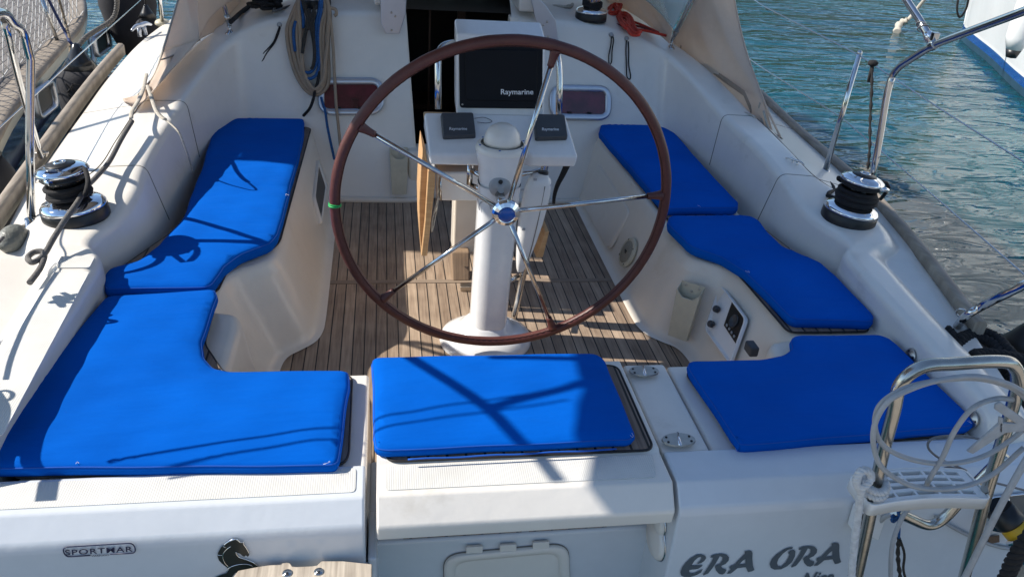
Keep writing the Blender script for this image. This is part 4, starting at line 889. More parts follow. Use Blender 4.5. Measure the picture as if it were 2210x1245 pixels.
P=[at(68,486,.435),atx(64,300,-1.47),atx(66,130,-1.43),atx(50,72,-1.42),atx(30,52,-1.41),atx(0,28,-1.40),sh2((780,690),-1.39),sh2((880,768),-1.38),J,sh2((1180,1020),-1.34)]
b=MB(); b.tube(rpoly(P[:3],.0,1,closed=False)[:-1]+crom(P[2:],5),.0125,16); b.build('rail_tube',STEEL,pl_)
b=MB(); b.lathe([(.034,-.004),(.033,.003),(.016,.006),(.0145,.03)],at(68,490,.438),(0,0,1),24); b.build('rail_foot',STEEL,pl_)
b=MB(); b.tube([atx(10,45,-1.43),atx(45,190,-1.52),at(88,338,.49)],.0105,12,5); b.build('rail_brace',STEEL,pl_)
b=MB(); b.torus(at(92,332,.495),.013,.004,(.1,.9,.3),20,8); b.tube([at(75,332,.50),at(105,330,.50)],.005,8); b.build('brace_shackle',DULL,pl_)
b=MB(); b.tube([V((-1.385,.05,.42))]+[sh2(q,-1.41) for q in ((30,870),(58,888),(78,909),(90,941),(72,1004),(60,1060))],.014,12,5); b.build('rail_tube',STEEL,pl_)
# two thin lines from the port rail that cast shadows over the stern cushions
for k,(a_,c_) in enumerate((((240,1000),(1250,856)),((330,1012),(1250,880)))):
    A=sh2(a_,-1.44); C_=sh2(c_,-1.36)
    b=MB(); b.tube([A,A.lerp(C_,.5)+V((0,0,-.012)),C_],.0038,6,6); tagp(b.build('rail_lashing',BLKR),('upper' if k==0 else 'lower')+' of two thin lines slanting up from the port stern rail to the awning','rope')
rp=[(100,870),(112,820),(140,750),(172,690),(205,640)]
b=MB(); b.tube([sh2(q,-1.44)+V((0,0,0)) for q in rp],.005,6,5); b.torus(sh2((95,905),-1.44),.02,.004,(1,0,.2),20,6); tagp(b.build('rail_lashing',GREYR),'short lashing with a loop hanging from the port stern rail','rope')
tangle(sh2((190,700),-1.44),.05,14,.006,BLKR,'tangled_rope','small bunch of black line tied to the port stern rail',21,.8)
# starboard stanchion + lifelines
st=thing('stanchion','slim steel stanchion on the starboard deck edge','stanchion',(1.56,1.2,.45),'deck stanchions')
b=MB(); b.tube([at(1778,380,.45),atx(1855,117,1.51)],lambda t:.0125-.003*t,14); b.build('stanchion_tube',STEEL,st)
b=MB(); b.lathe([(.036,-.003),(.035,.003),(.018,.008),(.016,.035)],at(1778,382,.45),(0,0,1),24); b.build('stanchion_base',STEEL,st)
b=MB(); b.ball(atx(1855,115,1.51),.011); b.build('stanchion_cap',STEEL,st)
s2_=thing('stanchion','steel stanchion at the forward end of the port deck with a round top','stanchion',(-1.75,3.2,.47),'deck stanchions')
b=MB(); b.tube([at(350,48,.49),at(338,-60,.9)],.0125,12); b.build('stanchion_tube',STEEL,s2_)
b=MB(); b.ball(at(350,50,.485),.045,14,8,(1,1.2,.55)); b.build('stanchion_base',CREAM,s2_)
def wire(pts,label,r=.0028): b=MB(); b.tube(pts,r,6); tagp(b.build('lifeline_wire',STEEL),label,'wire','steel lifeline wires')
wire([atx(1500,-85,1.55),atx(1650,15,1.53),atx(1855,120,1.51),atx(2030,236,1.49),atx(2210,350,1.46),atx(2500,530,1.4)],'upper steel wire of the starboard lifelines crossing above the water')
wire([atx(1500,48,1.60),atx(1650,150,1.57),atx(1817,255,1.54),atx(2000,410,1.50),atx(2210,592,1.43),atx(2400,740,1.38)],'lower steel wire of the starboard lifelines, close to the deck')
wire([atx(330,-22,-1.75),atx(150,137,-1.70),atx(0,275,-1.66),atx(-150,410,-1.6)],'steel wire running along the port deck edge past the fenders')
b=MB(); P=atx(1884,137,1.46); b.ball(P,.016,12,8,(1.3,1,.8)); b.tube([P,atx(1878,160,1.46),atx(1874,178,1.46)],.006,8); b.tube([P+V((0,0,-.01)),atx(1881,200,1.46),atx(1878,260,1.46),atx(1877,320,1.46),atx(1873,365,1.47)],lambda t:.0052+.0018*math.sin(t*55),8,10)
tagp(b.build('knotted_tie',BLKR),'thin black tie knotted to the upper lifeline beside the starboard winch','cord')
# ================================================================ CLEATS, PADEYES
def cleat(c,ang,L_,m,label,zs=1.):
    t=thing('deck_cleat',label,'cleat',c,'deck cleats and eyes'); q=Matrix.Rotation(ang,3,'Z'); c=V(c)
    b=MB(); b.tube([c+q@V((-L_,0,.022*zs)),c+q@V((-L_*.5,0,.030*zs)),c+q@V((0,0,.029*zs)),c+q@V((L_*.5,0,.030*zs)),c+q@V((L_,0,.022*zs))],lambda t:.007*(1-.5*abs(2*t-1)**2)*zs,10,4); b.build('cleat_horns',m,t)
    for d in (-.3,.3): b=MB(); b.tube([c+q@V((d*L_,0,-.005)),c+q@V((d*L_*.8,0,.028*zs))],.006*zs,10); b.build('cleat_foot',m,t)
cleat(at(308,76,.50),R(72),.10,ALU,'polished cleat on the port side deck near the spray hood wing',1.9)
cleat(at(1614,256,.56),R(-62),.045,DULL,'small dull eye fitting lying on the starboard coaming beside the hood wing',.7)
cleat(at(1714,356,.525),R(-58),.045,STEEL,'flat folding padeye on the starboard coaming between the two panel joints',.7)
b=MB(); c=at(1675,296,.47)
for k in range(7): b.tube([c+V((-.012,-.02+k*.011,.0)),c+V((-.004,-.02+k*.011,.028-.002*abs(k-3))),c+V((.012,-.02+k*.011,.026-.002*abs(k-3))),c+V((.018,-.02+k*.011,.0))],.003,6,3)
tagp(b.build('spring_shackle',STEEL),'small coiled steel spring shackle on deck under the starboard hood tip','shackle')
b=MB(); b.tube([at(1722,362,.50),at(1750,378,.49),at(1775,388,.48),at(1812,410,.475)],.010,6,5,flat=.3); tagp(b.build('deck_webbing',BLKR),'flat black webbing strap lying along the starboard deck','strap')
# ================================================================ SPEAKER, POCKETS, INSTRUMENT RECESS
def side_n(x,y): return V((-1,0,.33)).normalized()
SP=V((.632,1.15,.012)); SN=V((-.938,.0,.36)).normalized()   # starboard bench front plane
def sf(x,y,o=0,P=SP,n=SN): return atp(x,y,P+n*o,n)
sk=thing('cockpit_speaker','round cream loudspeaker with mesh grille in the starboard bench front','speaker',sf(1355,545,.0))
c=sf(1356,545,.014)
b=MB(); b.lathe([(.066,-.004),(.066,.006),(.060,.011),(.052,.010)],c,SN,40); b.build('speaker_ring',CREAM,sk)
b=MB(); b.lathe([(.053,.006),(.05,.011),(.03,.013),(0,.0135)],c,SN,32); b.build('speaker_grille',mat('speaker_mesh',(.40,.36,.28),.6,var=[(500,.6)],bump=[(600,1,.002)]),sk)
q=SN.to_track_quat('Z','Y')
for k in range(4): a=2*PI*k/4+.7; b=MB(); b.lathe([(0,.002),(.004,0)],c+q@V((.058*math.cos(a),.058*math.sin(a),.0115)),SN,8); b.build('speaker_screw',BLACK,sk)
b=MB(); b.box(c+SN*.0145,(.004,.016,.016)); b.build('speaker_badge',BLACK,sk)
lt=thing('bench_latch','small round steel latch on the starboard bench front below the spoke','latch',sf(1347,430,.0))
b=MB(); b.lathe([(0,.004),(.012,.003),(.014,0)],sf(1347,430,.003),SN,20); b.build('latch_plate',STEEL,lt)
b=MB(); b.tube([sf(1347,424,.010),sf(1347,437,.010)],.003,8); b.build('latch_tongue',DULL,lt)
# raised locker doors on the bench fronts
for sd in (-1,1):
    for (ya,yb,za,zb) in ([] if sd<0 else [(1.02,1.80,.045,.215)]):
        n_b=V((-sd*.938,0,.36)).normalized(); upv=V((sd*.36,0,.938)).normalized(); o_=V((sd*.632,0,.012))+n_b*.0135
        P=rpoly([o_+V((0,ya-.06,0))+upv*za,o_+V((0,yb,0))+upv*za,o_+V((0,yb,0))+upv*zb,o_+V((0,ya+.05,0))+upv*zb],.035,6)
        if sd>0: P=rpoly([o_+V((0,1.26,0))+upv*.03,o_+V((0,1.86,0))+upv*.03,o_+V((0,1.86,0))+upv*.235,o_+V((0,1.26,0))+upv*.235],.04,6)
        b=MB(); n=len(P); b.grid([[p-n_b*.01 for p in P],[p+n_b*.001 for p in P],[(sum(P,V((0,0,0)))/n)+(p-(sum(P,V((0,0,0)))/n))*.97+n_b*.004 for p in P]],closed_v=True); cc=sum(P,V((0,0,0)))/n; b.add([cc+(p-cc)*.97+n_b*.004 for p in P],[list(range(n))],False); b.build('bench_locker_door',GELC,boat)
def pocket(corner,n,label,dep=.035):
    """corner: TL,TR,BR,BL 3D points"""
    TL,TR,BR,BL=corner; c=(TL+TR+BR+BL)/4; t=thing('handle_pocket',label,'storage pocket',c,'winch handle pockets'); u=(TR-TL); b=MB()
    O=[TL+n*dep,TR+n*dep,BR+n*dep*.8,BL+n*dep*.8]; d=(BL-TL).normalized()
    lip=.13*(BL-TL).length
    P=[TL+d*lip+u*.0,TL+d*(lip*1.9)+u*.3,TL+d*(lip*1.9)+u*.7,TR+d*lip]
    front=[p+n*dep for p in P]+[BR+n*dep*.7,BL+n*dep*.7]
    b.slab(front,n*-.006); b.build('pocket_front',CREAM,t,bevel=.003)
    b=MB(); b.slab([TL,TR,BR,BL],n*.004); b.build('pocket_back',CREAM,t,bevel=.002)
    for a_,l_,k in ((TL,BL,0),(TR,BR,-1)):
        b=MB(); p0=a_+d*(lip*.2); b.prism([p0,a_+d*lip+n*dep,l_+n*dep*.7,l_],[x+u.normalized()*(.004 if k==0 else -.004) for x in (p0,a_+d*lip+n*dep,l_+n*dep*.7,l_)]); b.build('pocket_side',CREAM,t,bevel=.001)
    b=MB(); b.slab([BL,BR,BR+n*dep*.7,BL+n*dep*.7],d*-.004); b.build('pocket_bottom',CREAM,t)
    for f,g in ((.22,.06),(.78,.06),(.5,.14)):
        b=MB(); b.lathe([(0,.003),(.004,.002),(.0045,0)],TL+u*f+d*(BL-TL).length*g+n*.004,n,10); b.build('pocket_screw',DULL,t)
pocket([bk(840,318,.005),bk(880,318,.005),bk(877,420,.005),bk(846,420,.005)],BN,'grimy cream handle pocket screwed to the port bulkhead beside the doorway')
JP=V((.735,.545,.02)); JN=V((-.62,.74,.0)).normalized(); JN=V((-.50,-.84,.22)).normalized()
JP=V((.70,.565,.01)); JN=((V((.737,.66,.28))-V((.634,.68,.012))).cross(V((.868,.53,.28))-V((.737,.66,.28)))).normalized(); JN=JN if JN.y<0 else -JN
def jf(x,y,o=0): return atp(x,y,V((.69,.585,.05))+JN*(o+.012),JN)
pocket([jf(1472,604),jf(1523,619),jf(1486,734),jf(1447,720)],JN,'cream handle pocket on the angled face of the starboard bench')
QP=V((.768,.25,.012)); QN=V((-.925,0,.38)).normalized()
def qf(x,y,o=0): return atp(x,y,QP+QN*(o+.012),QN)
rc=thing('engine_gauge_box','engine control panel with dials recessed in the starboard bench front','control panel',qf(1575,700))
O=[qf(1558,612),qf(1616,690),qf(1580,790),qf(1524,712)]
Or=rpoly(O,.02,5); n=len(Or); cc=sum(O,V((0,0,0)))/4
b=MB(); b.grid([[p+QN*.0 for p in Or],[p+QN*.010 for p in Or],[cc+(p-cc)*.93+QN*.012 for p in Or],[cc+(p-cc)*.88+QN*.004 for p in Or],[cc+(p-cc)*.86+QN*.0035 for p in Or]],closed_v=True); b.add([cc+(p-cc)*.87+QN*.0036 for p in Or],[list(range(n))],False); b.build('panel_frame',WHITEP,rc)
b=MB(); I=[qf(1580,650,.009),qf(1606,690,.009),qf(1588,742,.009),qf(1562,702,.009)]; b.slab(I,QN*-.006); ip=b.build('dial_plate',BLACK,rc)
b=MB(); b.lathe([(.024,0),(.024,.004),(.021,.004),(.020,.001),(0,.001)],(I[0]*.5+I[1]*.5)*.55+(I[2]+I[3])*.5*.45+QN*.001,QN,28); b.build('dial',DARKG,ip)
for k,f in enumerate((.2,.4,.6,.8)):
    b=MB(); b.box(I[3].lerp(I[2],f)*.85+I[0].lerp(I[1],f)*.15+QN*.002,(.004,.008,.008)); b.build('panel_button',TAPE,ip)
for q_ in ((1549,668),(1537,700)):
    b=MB(); b.lathe([(.013,0),(.013,.012),(.010,.016),(0,.017)],qf(*q_,.008),QN,18); k=b.build('pull_knob',DARKG,rc)
    b=MB(); b.torus(qf(*q_,.02),.008,.0035,(0,1,.2),16,6); b.build('knob_loop',DARKG,k)
b=MB(); b.box(at(1622,752,.26),(.03,.05,.035)); tagp(b.build('bench_socket',DARKG,bevel=.006,seg=3),'grey plastic socket cover on the starboard bench beside the engine panel','socket cover')
# port bench locker window
LP=V((-.632,1.6,.012)); LN=V((.938,0,.36)).normalized()
def lf(x,y,o=0): return atp(x,y,LP+LN*o,LN)
lc=thing('bench_port_light','narrow tinted window with a pale frame in the port bench front','window',lf(688,430))
O=[lf(x,y,.012) for x,y in ((685,343),(704,400),(692,488),(675,430))]
P=rpoly(O,.03,6); n=len(P); cc=sum(O,V((0,0,0)))/4; 
b=MB(); b.grid([[p-LN*.02 for p in P],P,[p+LN*.008 for p in P],[cc+(p-cc)*.86+LN*.009 for p in P],[cc+(p-cc)*.80+LN*.002 for p in P]],closed_v=True); fr=b.build('window_frame',GEL,lc)
b=MB(); b.add([cc+(p-cc)*.82+LN*.003 for p in P],[list(range(n))],False); b.build('window_pane',BLACK,lc)
# ================================================================ TRANSOM DETAILS: marks, hatch, handles
TP=V((0,-.5725,.2)); TN=V((0,-1,.0146)).normalized()
def tf(x,y,o=0): return atp(x,y,V((0,-.5755,.28))+TN*(o+.0015),TN)
def zE(x,y): return (1450+x/5.525,1150+y/5.525)
Ec=[(300,250),(350,247),(398,262),(408,290),(385,325),(345,352),(290,364),(330,330),(350,300),(345,275),(310,285),(270,320),(240,365),(232,383),(368,373),(350,395),(310,420),(206,432),(205,455),(225,472),(270,470),(320,445),(368,420),(345,465),(290,495),(220,518),(150,518),(110,500),(100,460),(120,405),(165,345),(225,290)]
Rc=[(455,285),(470,262),(520,245),(590,238),(650,250),(680,280),(675,320),(640,360),(585,385),(600,410),(650,430),(630,470),(600,488),(560,480),(525,440),(512,395),(530,375),(570,360),(600,320),(600,280),(570,268),(535,330),(480,415),(430,475),(375,498),(370,485),(410,430),(470,340),(492,285)]
Ac=[(865,212),(905,203),(950,208),(960,230),(958,300),(965,380),(983,432),(950,450),(905,458),(888,420),(880,400),(780,412),(740,445),(700,475),(650,480),(690,440),(700,420),(680,410),(700,385),(745,368),(800,310),(870,240)]
Ah=[(875,300),(875,362),(800,368),(840,325)]
Oc=[(1445,160),(1430,180),(1380,195),(1320,240),(1270,300),(1252,350),(1265,385),(1300,395),(1350,350),(1385,290),(1400,250),(1382,230),(1410,200),(1450,192),(1472,210),(1465,270),(1430,340),(1370,390),(1300,425),(1220,430),(1175,405),(1165,360),(1190,305),(1250,245),(1340,185),(1400,165)]
sh_=lambda c,dx,dy:[(x+dx,y+dy) for x,y in c]
nm_=thing('boat_name','grey italic lettering ERA ORA with Nice below on the starboard transom','lettering',tf(1640,1210))
for cs in ([Ec],[Rc],[Ac,Ah],[Oc],[sh_(Rc,1050,-93)],[sh_(Ac,1035,-94),sh_(Ah,1035,-94)]):
    shape('letter',[[zE(x,y) for x,y in c] for c in cs],lambda x,y:tf(x,y),LETTERG,nm_,TN*.0012)
text('letters','Nice',tf(1726,1263),tf(1796,1256),tf(1733,1236),LETTERG,nm_,TN*.0012,shear=.3,offset=.02)
sm=thing('maker_badge','navy framed SPORTMAR VIAREGGIO badge on the port transom','badge',tf(213,1187))
def zS(x,y): return (90+x/9.208,1150+y/9.208)
ou=[(440,300),(480,275),(560,270),(1750,198),(1810,215),(1850,270),(1862,340),(1840,385),(1790,397),(1360,417)]
ob=[(970,438),(540,467),(490,452),(445,400),(425,340),(440,300)]
fr_=[tf(*zS(x,y),.0015) for x,y in ob[:-1]+ou]; b=MB(); b.tube(rpoly(fr_,.008,4,closed=False),.0013,6); b.build('badge_frame',LETTERN,sm)
text('badge_letters','SPORTMAR',tf(*zS(475,430)),tf(*zS(1815,355)),tf(*zS(462,322)),LETTERN,sm,TN*.0015,offset=.012,space=1.12)
text('badge_letters','VIAREGGIO',tf(*zS(990,458)),tf(*zS(1345,438)),tf(*zS(987,425)),LETTERN,sm,TN*.0015,offset=.02)
em=thing('horse_emblem','dark green horse head emblem edged in chrome on the port transom','emblem',tf(505,1200))
def zH(x,y): return (400+x/4.804,1130+y/4.804)
H=[(520,150),(545,165),(570,188),(605,184),(600,200),(640,265),(665,310),(650,333),(628,318),(610,332),(592,322),(570,300),(520,285),(528,312),(560,345),(640,370),(710,400),(752,436),(760,470),(640,480),(520,500),(470,560),(440,600),(400,640),(380,600),(430,545),(300,560),(320,540),(430,500),(455,462),(380,402),(350,370),(335,330),(340,290),(370,235),(400,212),(460,170)]
shape('horse_head',[[zH(x,y) for x,y in H]],lambda x,y:tf(x,y),EMBLEM,em,TN*.002)
for l,r_ in (([(400,218),(425,198),(460,176),(520,156),(548,172),(570,190)],.0016),([(470,232),(430,262),(395,305),(388,350),(410,405),(450,445)],.0009),([(425,492),(455,455),(510,430),(580,416),(650,418),(700,438)],.0009),([(565,190),(605,188),(600,205),(640,262),(662,308)],.001),([(525,290),(530,315),(560,345),(640,372),(708,402),(745,432)],.001),([(390,232),(418,242)],.0008),([(338,322),(380,324)],.0008)):
    b=MB(); b.tube([tf(*zH(x,y),.003) for x,y in l],r_,6,4); b.build('chrome_line',CHROME,em)
# locker hatch in the recess
def mf(x,y,o=0): return aty(x,y,-.4335-o)
hc=thing('transom_hatch','white hinged locker hatch in the recess under the middle stern seat','hatch',mf(1090,1230))
P=rpoly([mf(957,1195),mf(1226,1170),mf(1232,1330),mf(962,1350)],.05,8); n=len(P); cc=sum(P,V((0,0,0)))/n
b=MB(); b.grid([P,[p+V((0,-.009,0)) for p in P],[cc+(p-cc)*.97+V((0,-.012,0)) for p in P],[cc+(p-cc)*.85+V((0,-.012,0)) for p in P],[cc+(p-cc)*.83+V((0,-.006,0)) for p in P]],closed_v=True)
b.add([cc+(p-cc)*.83+V((0,-.006,0)) for p in P],[list(range(n))],False); b.build('hatch_lid',GEL,hc)
b=MB(); b.tube([p+V((0,-.001,0)) for p in P],.002,6,closed=True); b.build('hatch_gasket',mat_seam,hc)
for x,y in ((1024,1186),(1097,1182),(1168,1176)):
    A=[mf(x-18,y-5,.012),mf(x+18,y-7,.012),mf(x+18,y+7,.012),mf(x-18,y+9,.012)]; b=MB(); b.slab(A,(0,.008,0)); b.build('hatch_hinge',GEL,hc,bevel=.002)
def wf(x,y): return atx(x,y,.285)
for q_,R_,lab in (((1392,1163),.052,'round white shower lid on the recess side under the stern seat'),((1418,1128),.03,'smaller round cap tucked under the stern seat corner')):
    t=thing('shower_lid',lab,'lid',(.30,-.5,.05),None); c=aty(*q_,-.50); c.x=.302
    b=MB(); b.lathe([(R_,-.004),(R_,.010),(R_*.85,.016),(0,.018)],c,(-1,-.05,0),32); b.build('lid_disc',GEL,t)
    b=MB(); b.torus(c+V((-.004,0,0)),R_+.002,.0022,(-1,-.05,0),36,6); b.build('lid_ring',STEEL,t)
# side cheek of starboard transom below the walkway
# ================================================================ GANGWAY
gw=thing('gangway_plank','weathered wooden gangway end with two bolts below the port transom','gangway',at(650,1235,.30))
e_=[(504,1243),(514,1230),(555,1222),(620,1212.5),(626,1214),(631,1221),(640,1222),(672,1220.5),(684,1219),(694,1209.5),(740,1209.5),(803,1216)]
P=[at(x,y,.22) for x,y in e_]; A=P+[V((P[-1].x,-1.5,.22)),V((P[0].x-.0,-1.5,.22))]
b=MB(); b.slab(A,(0,0,-.03)); b.build('gangway_board',GANG,gw,bevel=.002)
for q_ in ((620,1236),(688,1233)):
    b=MB(); b.lathe([(0,.003),(.005,.003),(.006,.0015),(.010,.0015),(.011,0)],at(*q_,.2205),(0,0,1),18); k=b.build('gangway_bolt',STEEL,gw)
    b=MB(); b.lathe([(0,.001),(.0028,0)],at(*q_,.2238),(0,0,1),8); b.build('bolt_socket',BLACK,k)
b=MB(); b.box((-.62,-.9,.17),(.05,.65,.04)); b.box((-.44,-.9,.17),(.05,.65,.04)); b.build('gangway_frame',ALU,gw)
# ================================================================ LADDER
LY=-.75
ld_=thing('boarding_ladder','folded stainless steel boarding ladder with a white slotted plastic step','ladder',aty(2000,1060,LY))
def ly(x,y,Y=LY): return aty(x,y,Y)
main=[ly(1830,1330,-.72),ly(1872,1140,-.73),ly(1900,1000,-.74),ly(1928,890,-.75),ly(1944,828,-.75),ly(1990,792,-.75),ly(2060,785,-.75),ly(2155,780,-.75),ly(2188,790,-.75),ly(2196,830,-.75),ly(2170,930,-.75),ly(2130,1060,-.74),ly(2085,1230,-.72),ly(2060,1330,-.71)]
b=MB(); b.tube(crom(main,6),.0128,18); b.build('ladder_frame',WARMREF,ld_)
b=MB(); b.tube(crom([ly(2170,980,-.66),ly(2090,1060,-.66),ly(2040,1115,-.66),ly(2005,1132,-.66),ly(1965,1118,-.66),ly(1930,1100,-.66)],6),.0125,16); b.build('ladder_stay',WARMREF,ld_)
b=MB(); b.lathe([(0,.006),(.005,.006),(.0065,.004),(.007,0)],ly(1877,1080,-.748),(-.2,-1,.1),12); b.build('ladder_bolt',BLACK,ld_)
# slotted step
SZ=.475
def stp(u,v,z=0):  # u along, v across
    A=ly(1893,1065,-.76); B_=ly(2150,1040,-.76); A.z=B_.z=SZ
    d=(B_-A); w_=V((-d.y,d.x,0)).normalized(); bow=.012*(1-(2*u-1)**2)
    return A+d*u+w_*((v)*.085+bow)+V((0,0,z))
b=MB(); U=[0,.03,.10,.12,.24,.26,.42,.44,.62,.64,.80,.82,.93,1.0]; Vv=[0,.10,.24,.34,.46,.56,.68,.78,.92,1.0]
def solid_cell(i,j):
    if i<=1 or i>=len(U)-2 or j in(0,len(Vv)-2): return True
    return (i%2==0 and True) if False else ((i in (3,5,7,9,11)) or (j%2==0 and j>0 and j!=8) and False or (j in (2,4,6)) and False) or j in (2,4,6)
vs={} ; b=MB()
for i in range(len(U)-1):
    for j in range(len(Vv)-1):
        narrow=(i in(0,1,len(U)-2)) or i%2==0
        bar=(j in (0,len(Vv)-2)) or j%2==0
        if narrow or bar:
            q_=[stp(U[i],Vv[j]),stp(U[i+1],Vv[j]),stp(U[i+1],Vv[j+1]),stp(U[i],Vv[j+1])]
            b.prism([p+V((0,0,-.030)) for p in q_],q_)
me_=b.build('ladder_step',WHITEP,ld_,bevel=0)
O=[stp(u,-.02) for u in (0,.25,.5,.75,1)]+[stp(1.02,.1),stp(1.02,.9)]+[stp(u,1.02) for u in (1,.75,.5,.25,0)]+[stp(-.02,.9),stp(-.02,.1)]
O=rpoly(O,.012,4); b=MB(); b.grid([[p+V((0,0,-.030)) for p in O],[p+V((0,0,-.002)) for p in O],[p+V((0,0,.001)) for p in O]],closed_v=True); b.build('step_skirt',WHITEP,ld_,solid=.004)
# white rope knotted round the ladder leg, tail falling
t=thing('knotted_white_rope','white twisted rope knotted round the left ladder leg with its tail hanging','rope',ly(1880,1040))
b=MB(); strands(b,[ly(1845,1300,-.73),ly(1838,1245,-.74),ly(1843,1180,-.745),ly(1850,1120,-.75),ly(1858,1060,-.765),ly(1868,1035,-.775)],.0085,3,.022,6); b.build('rope_tail',WHITER,t)
for k,(yy,rr) in enumerate(((1040,.0195),(1052,.0195),(1018,.013))):
    b=MB(); c=ly(1888-k*2,yy,-.742); ring=[c+V((math.cos(a)*.023,math.sin(a)*.023,.006*math.sin(a))) for a in [2*PI*q/16 for q in range(17)]] if k<2 else [ly(1858,1062,-.77),ly(1848,1040,-.775),ly(1856,1018,-.775),ly(1872,1015,-.775),ly(1880,1030,-.775),ly(1868,1046,-.78),ly(1856,1050,-.775)]
    strands(b,ring,.0085,3,.022,4); b.build('rope_turn',WHITER,t)
# shore cable coil hung over the ladder
t=thing('coiled_shore_cable','grey white electric cable hung in wide loops over the boarding ladder','cable coil',ly(2050,900))
LO=[[(2300,905),(2240,860),(2190,832),(2110,812),(2030,815),(1960,835),(1910,865),(1890,910),(1897,960),(1930,1005),(1990,1040),(2060,1052),(2120,1035),(2180,1000),(2240,940)],
    [(2300,930),(2230,850),(2180,820),(2090,808),(2000,828),(1940,848),(1905,890),(1885,940),(1892,990),(1920,1040),(1980,1080),(2050,1100),(2120,1085),(2180,1040),(2260,960)]]
LO[0]=[(2290,940),(2225,872),(2185,838),(2120,818),(2050,818),(1970,832),(1920,855),(1893,895),(1895,945),(1925,1000),(1985,1035),(2060,1045),(2130,1020),(2190,975),(2260,900)]
LO[1]=[(2290,900),(2215,850),(2170,826),(2100,812),(2020,822),(1960,842),(1915,868),(1888,915),(1886,965),(1912,1010),(1965,1045),(2035,1060),(2090,1055),(2150,1022),(2200,985),(2270,950)]
LO[1]=[(2290,900),(2215,850),(2170,826),(2100,812),(2020,822),(1960,842),(1915,868),(1888,915),(1886,965),(1905,1010),(1955,1043),(2010,1055),(2075,1050),(2140,1025),(2210,965)]
LO[0]=[(2290,940),(2225,872),(2185,838),(2120,818),(2050,818),(1970,832),(1920,855),(1893,885),(1890,930),(1915,968),(1975,993),(2050,1000),(2120,985),(2180,950),(2260,880)]
for k,l in enumerate(LO): b=MB(); b.tube([ly(x,y,-.775-.012*k) for x,y in l],.0052,10,6); b.build('cable_loop',HOSE,t)
b=MB(); b.tube([ly(2185,862,-.77),ly(2150,860,-.78),ly(2100,880,-.785),ly(2060,930,-.785),ly(2035,985,-.78),ly(2005,1035,-.77),ly(1995,1060,-.7)],.0052,10,6); b.build('cable_loop',HOSE,t)
b=MB(); b.tube([ly(1970,1085,-.69),ly(1945,1120,-.70),ly(1925,1180,-.71),ly(1922,1260,-.71),ly(1921,1330,-.71)],.0052,10,6); b.build('cable_loop',HOSE,t)
b=MB(); b.tube([ly(2260,920,-.80),ly(2210,1000,-.82),ly(2160,1090,-.83),ly(2110,1190,-.83),ly(2060,1290,-.83)],.0068,10,6); tagp(b.build('hanging_white_cable',HOSE),'thick white cable slanting down in front of the right ladder leg','cable')
b=MB(); b.tube([at(1868,990,.35) if False else ly(2130,950,-.62),ly(2070,940,-.60),ly(2015,945,-.60),ly(2003,965,-.60),ly(2030,990,-.60),ly(2085,1015,-.62),ly(2050,1008,-.60),ly(2035,1015,-.6),ly(2060,1028,-.6),ly(2120,1035,-.61),ly(2230,1062,-.62)],.0028,8,6); tagp(b.build('thin_grey_wire',CABLE),'thin grey wire curling on the starboard stern ledge behind the ladder','wire')
b=MB(); b.tube([ly(1898,1125,-.60),ly(1915,1112,-.62),ly(1950,1105,-.64)],.006,8,5); b.tube([ly(2020,1115,-.585),ly(2080,1150,-.585),ly(2150,1178,-.585),ly(2215,1186,-.585),ly(2300,1190,-.585)],.005,8,5); tagp(b.build('transom_cable',HOSE),'pale cable sagging across the transom behind the ladder','cable')
# blue lashing + small snap hooks
b=MB(); rnd=random.Random(3)
for k in range(3): b.tube([ly(1930+rnd.uniform(-6,18),1095+rnd.uniform(0,30),-.655+rnd.uniform(-.02,.02)) for _ in range(9)],.0032,7,6)
b.tube([ly(1940,1120,-.68),ly(1941,1140,-.68),ly(1940,1160,-.68)],.003,7,3); tagp(b.build('blue_lashing',BLUER),'bright blue cord lashed under the ladder step','cord')
b=MB(); b.tube([ly(1940,1160,-.68),ly(1938,1200,-.68),ly(1943,1245,-.68),ly(1950,1290,-.68)],lambda t:.0045+.0015*math.sin(t*70),7,6); b.tube([ly(1943,1165,-.685),ly(1952,1195,-.685),ly(1950,1230,-.685),ly(1962,1270,-.685)],.003,7,5); tagp(b.build('braided_tail',FLECK),'thin white and black braided cord below the blue lashing','cord')
# tape on the ladder
t=thing('grey_tape_wrap','crumpled grey tape wrapped over cables on the right ladder leg','tape',ly(2140,920))
for l in ([(2150,874),(2160,868),(2212,905),(2215,925),(2205,922),(2148,884)],[(2088,975),(2100,980),(2170,935),(2215,930),(2215,915),(2160,912)],[(2158,900),(2166,902),(2164,935),(2155,932)]):
    b=MB(); b.slab([ly(x,y,-.795) for x,y in l],(0,.006,0)); b.build('tape_strip',TAPE,t,bevel=.002)
# ladder bracket box on the transom
b=MB(); A=[tf(1840,1080,.0),tf(1905,1085,.0),tf(1885,1150,.0),tf(1825,1128,.0)]; b.slab(A,TN*.03); o=b.build('ladder_bracket',WHITEP,bevel=.008,seg=3); tagp(o,'white plastic ladder bracket on the transom behind the left leg','bracket')
b=MB(); A=[tf(1862,1108,.031),tf(1870,1110,.031),tf(1862,1140,.031),tf(1854,1138,.031)]; b.slab(A,TN*.003); b.build('bracket_slot',BLACK,o)
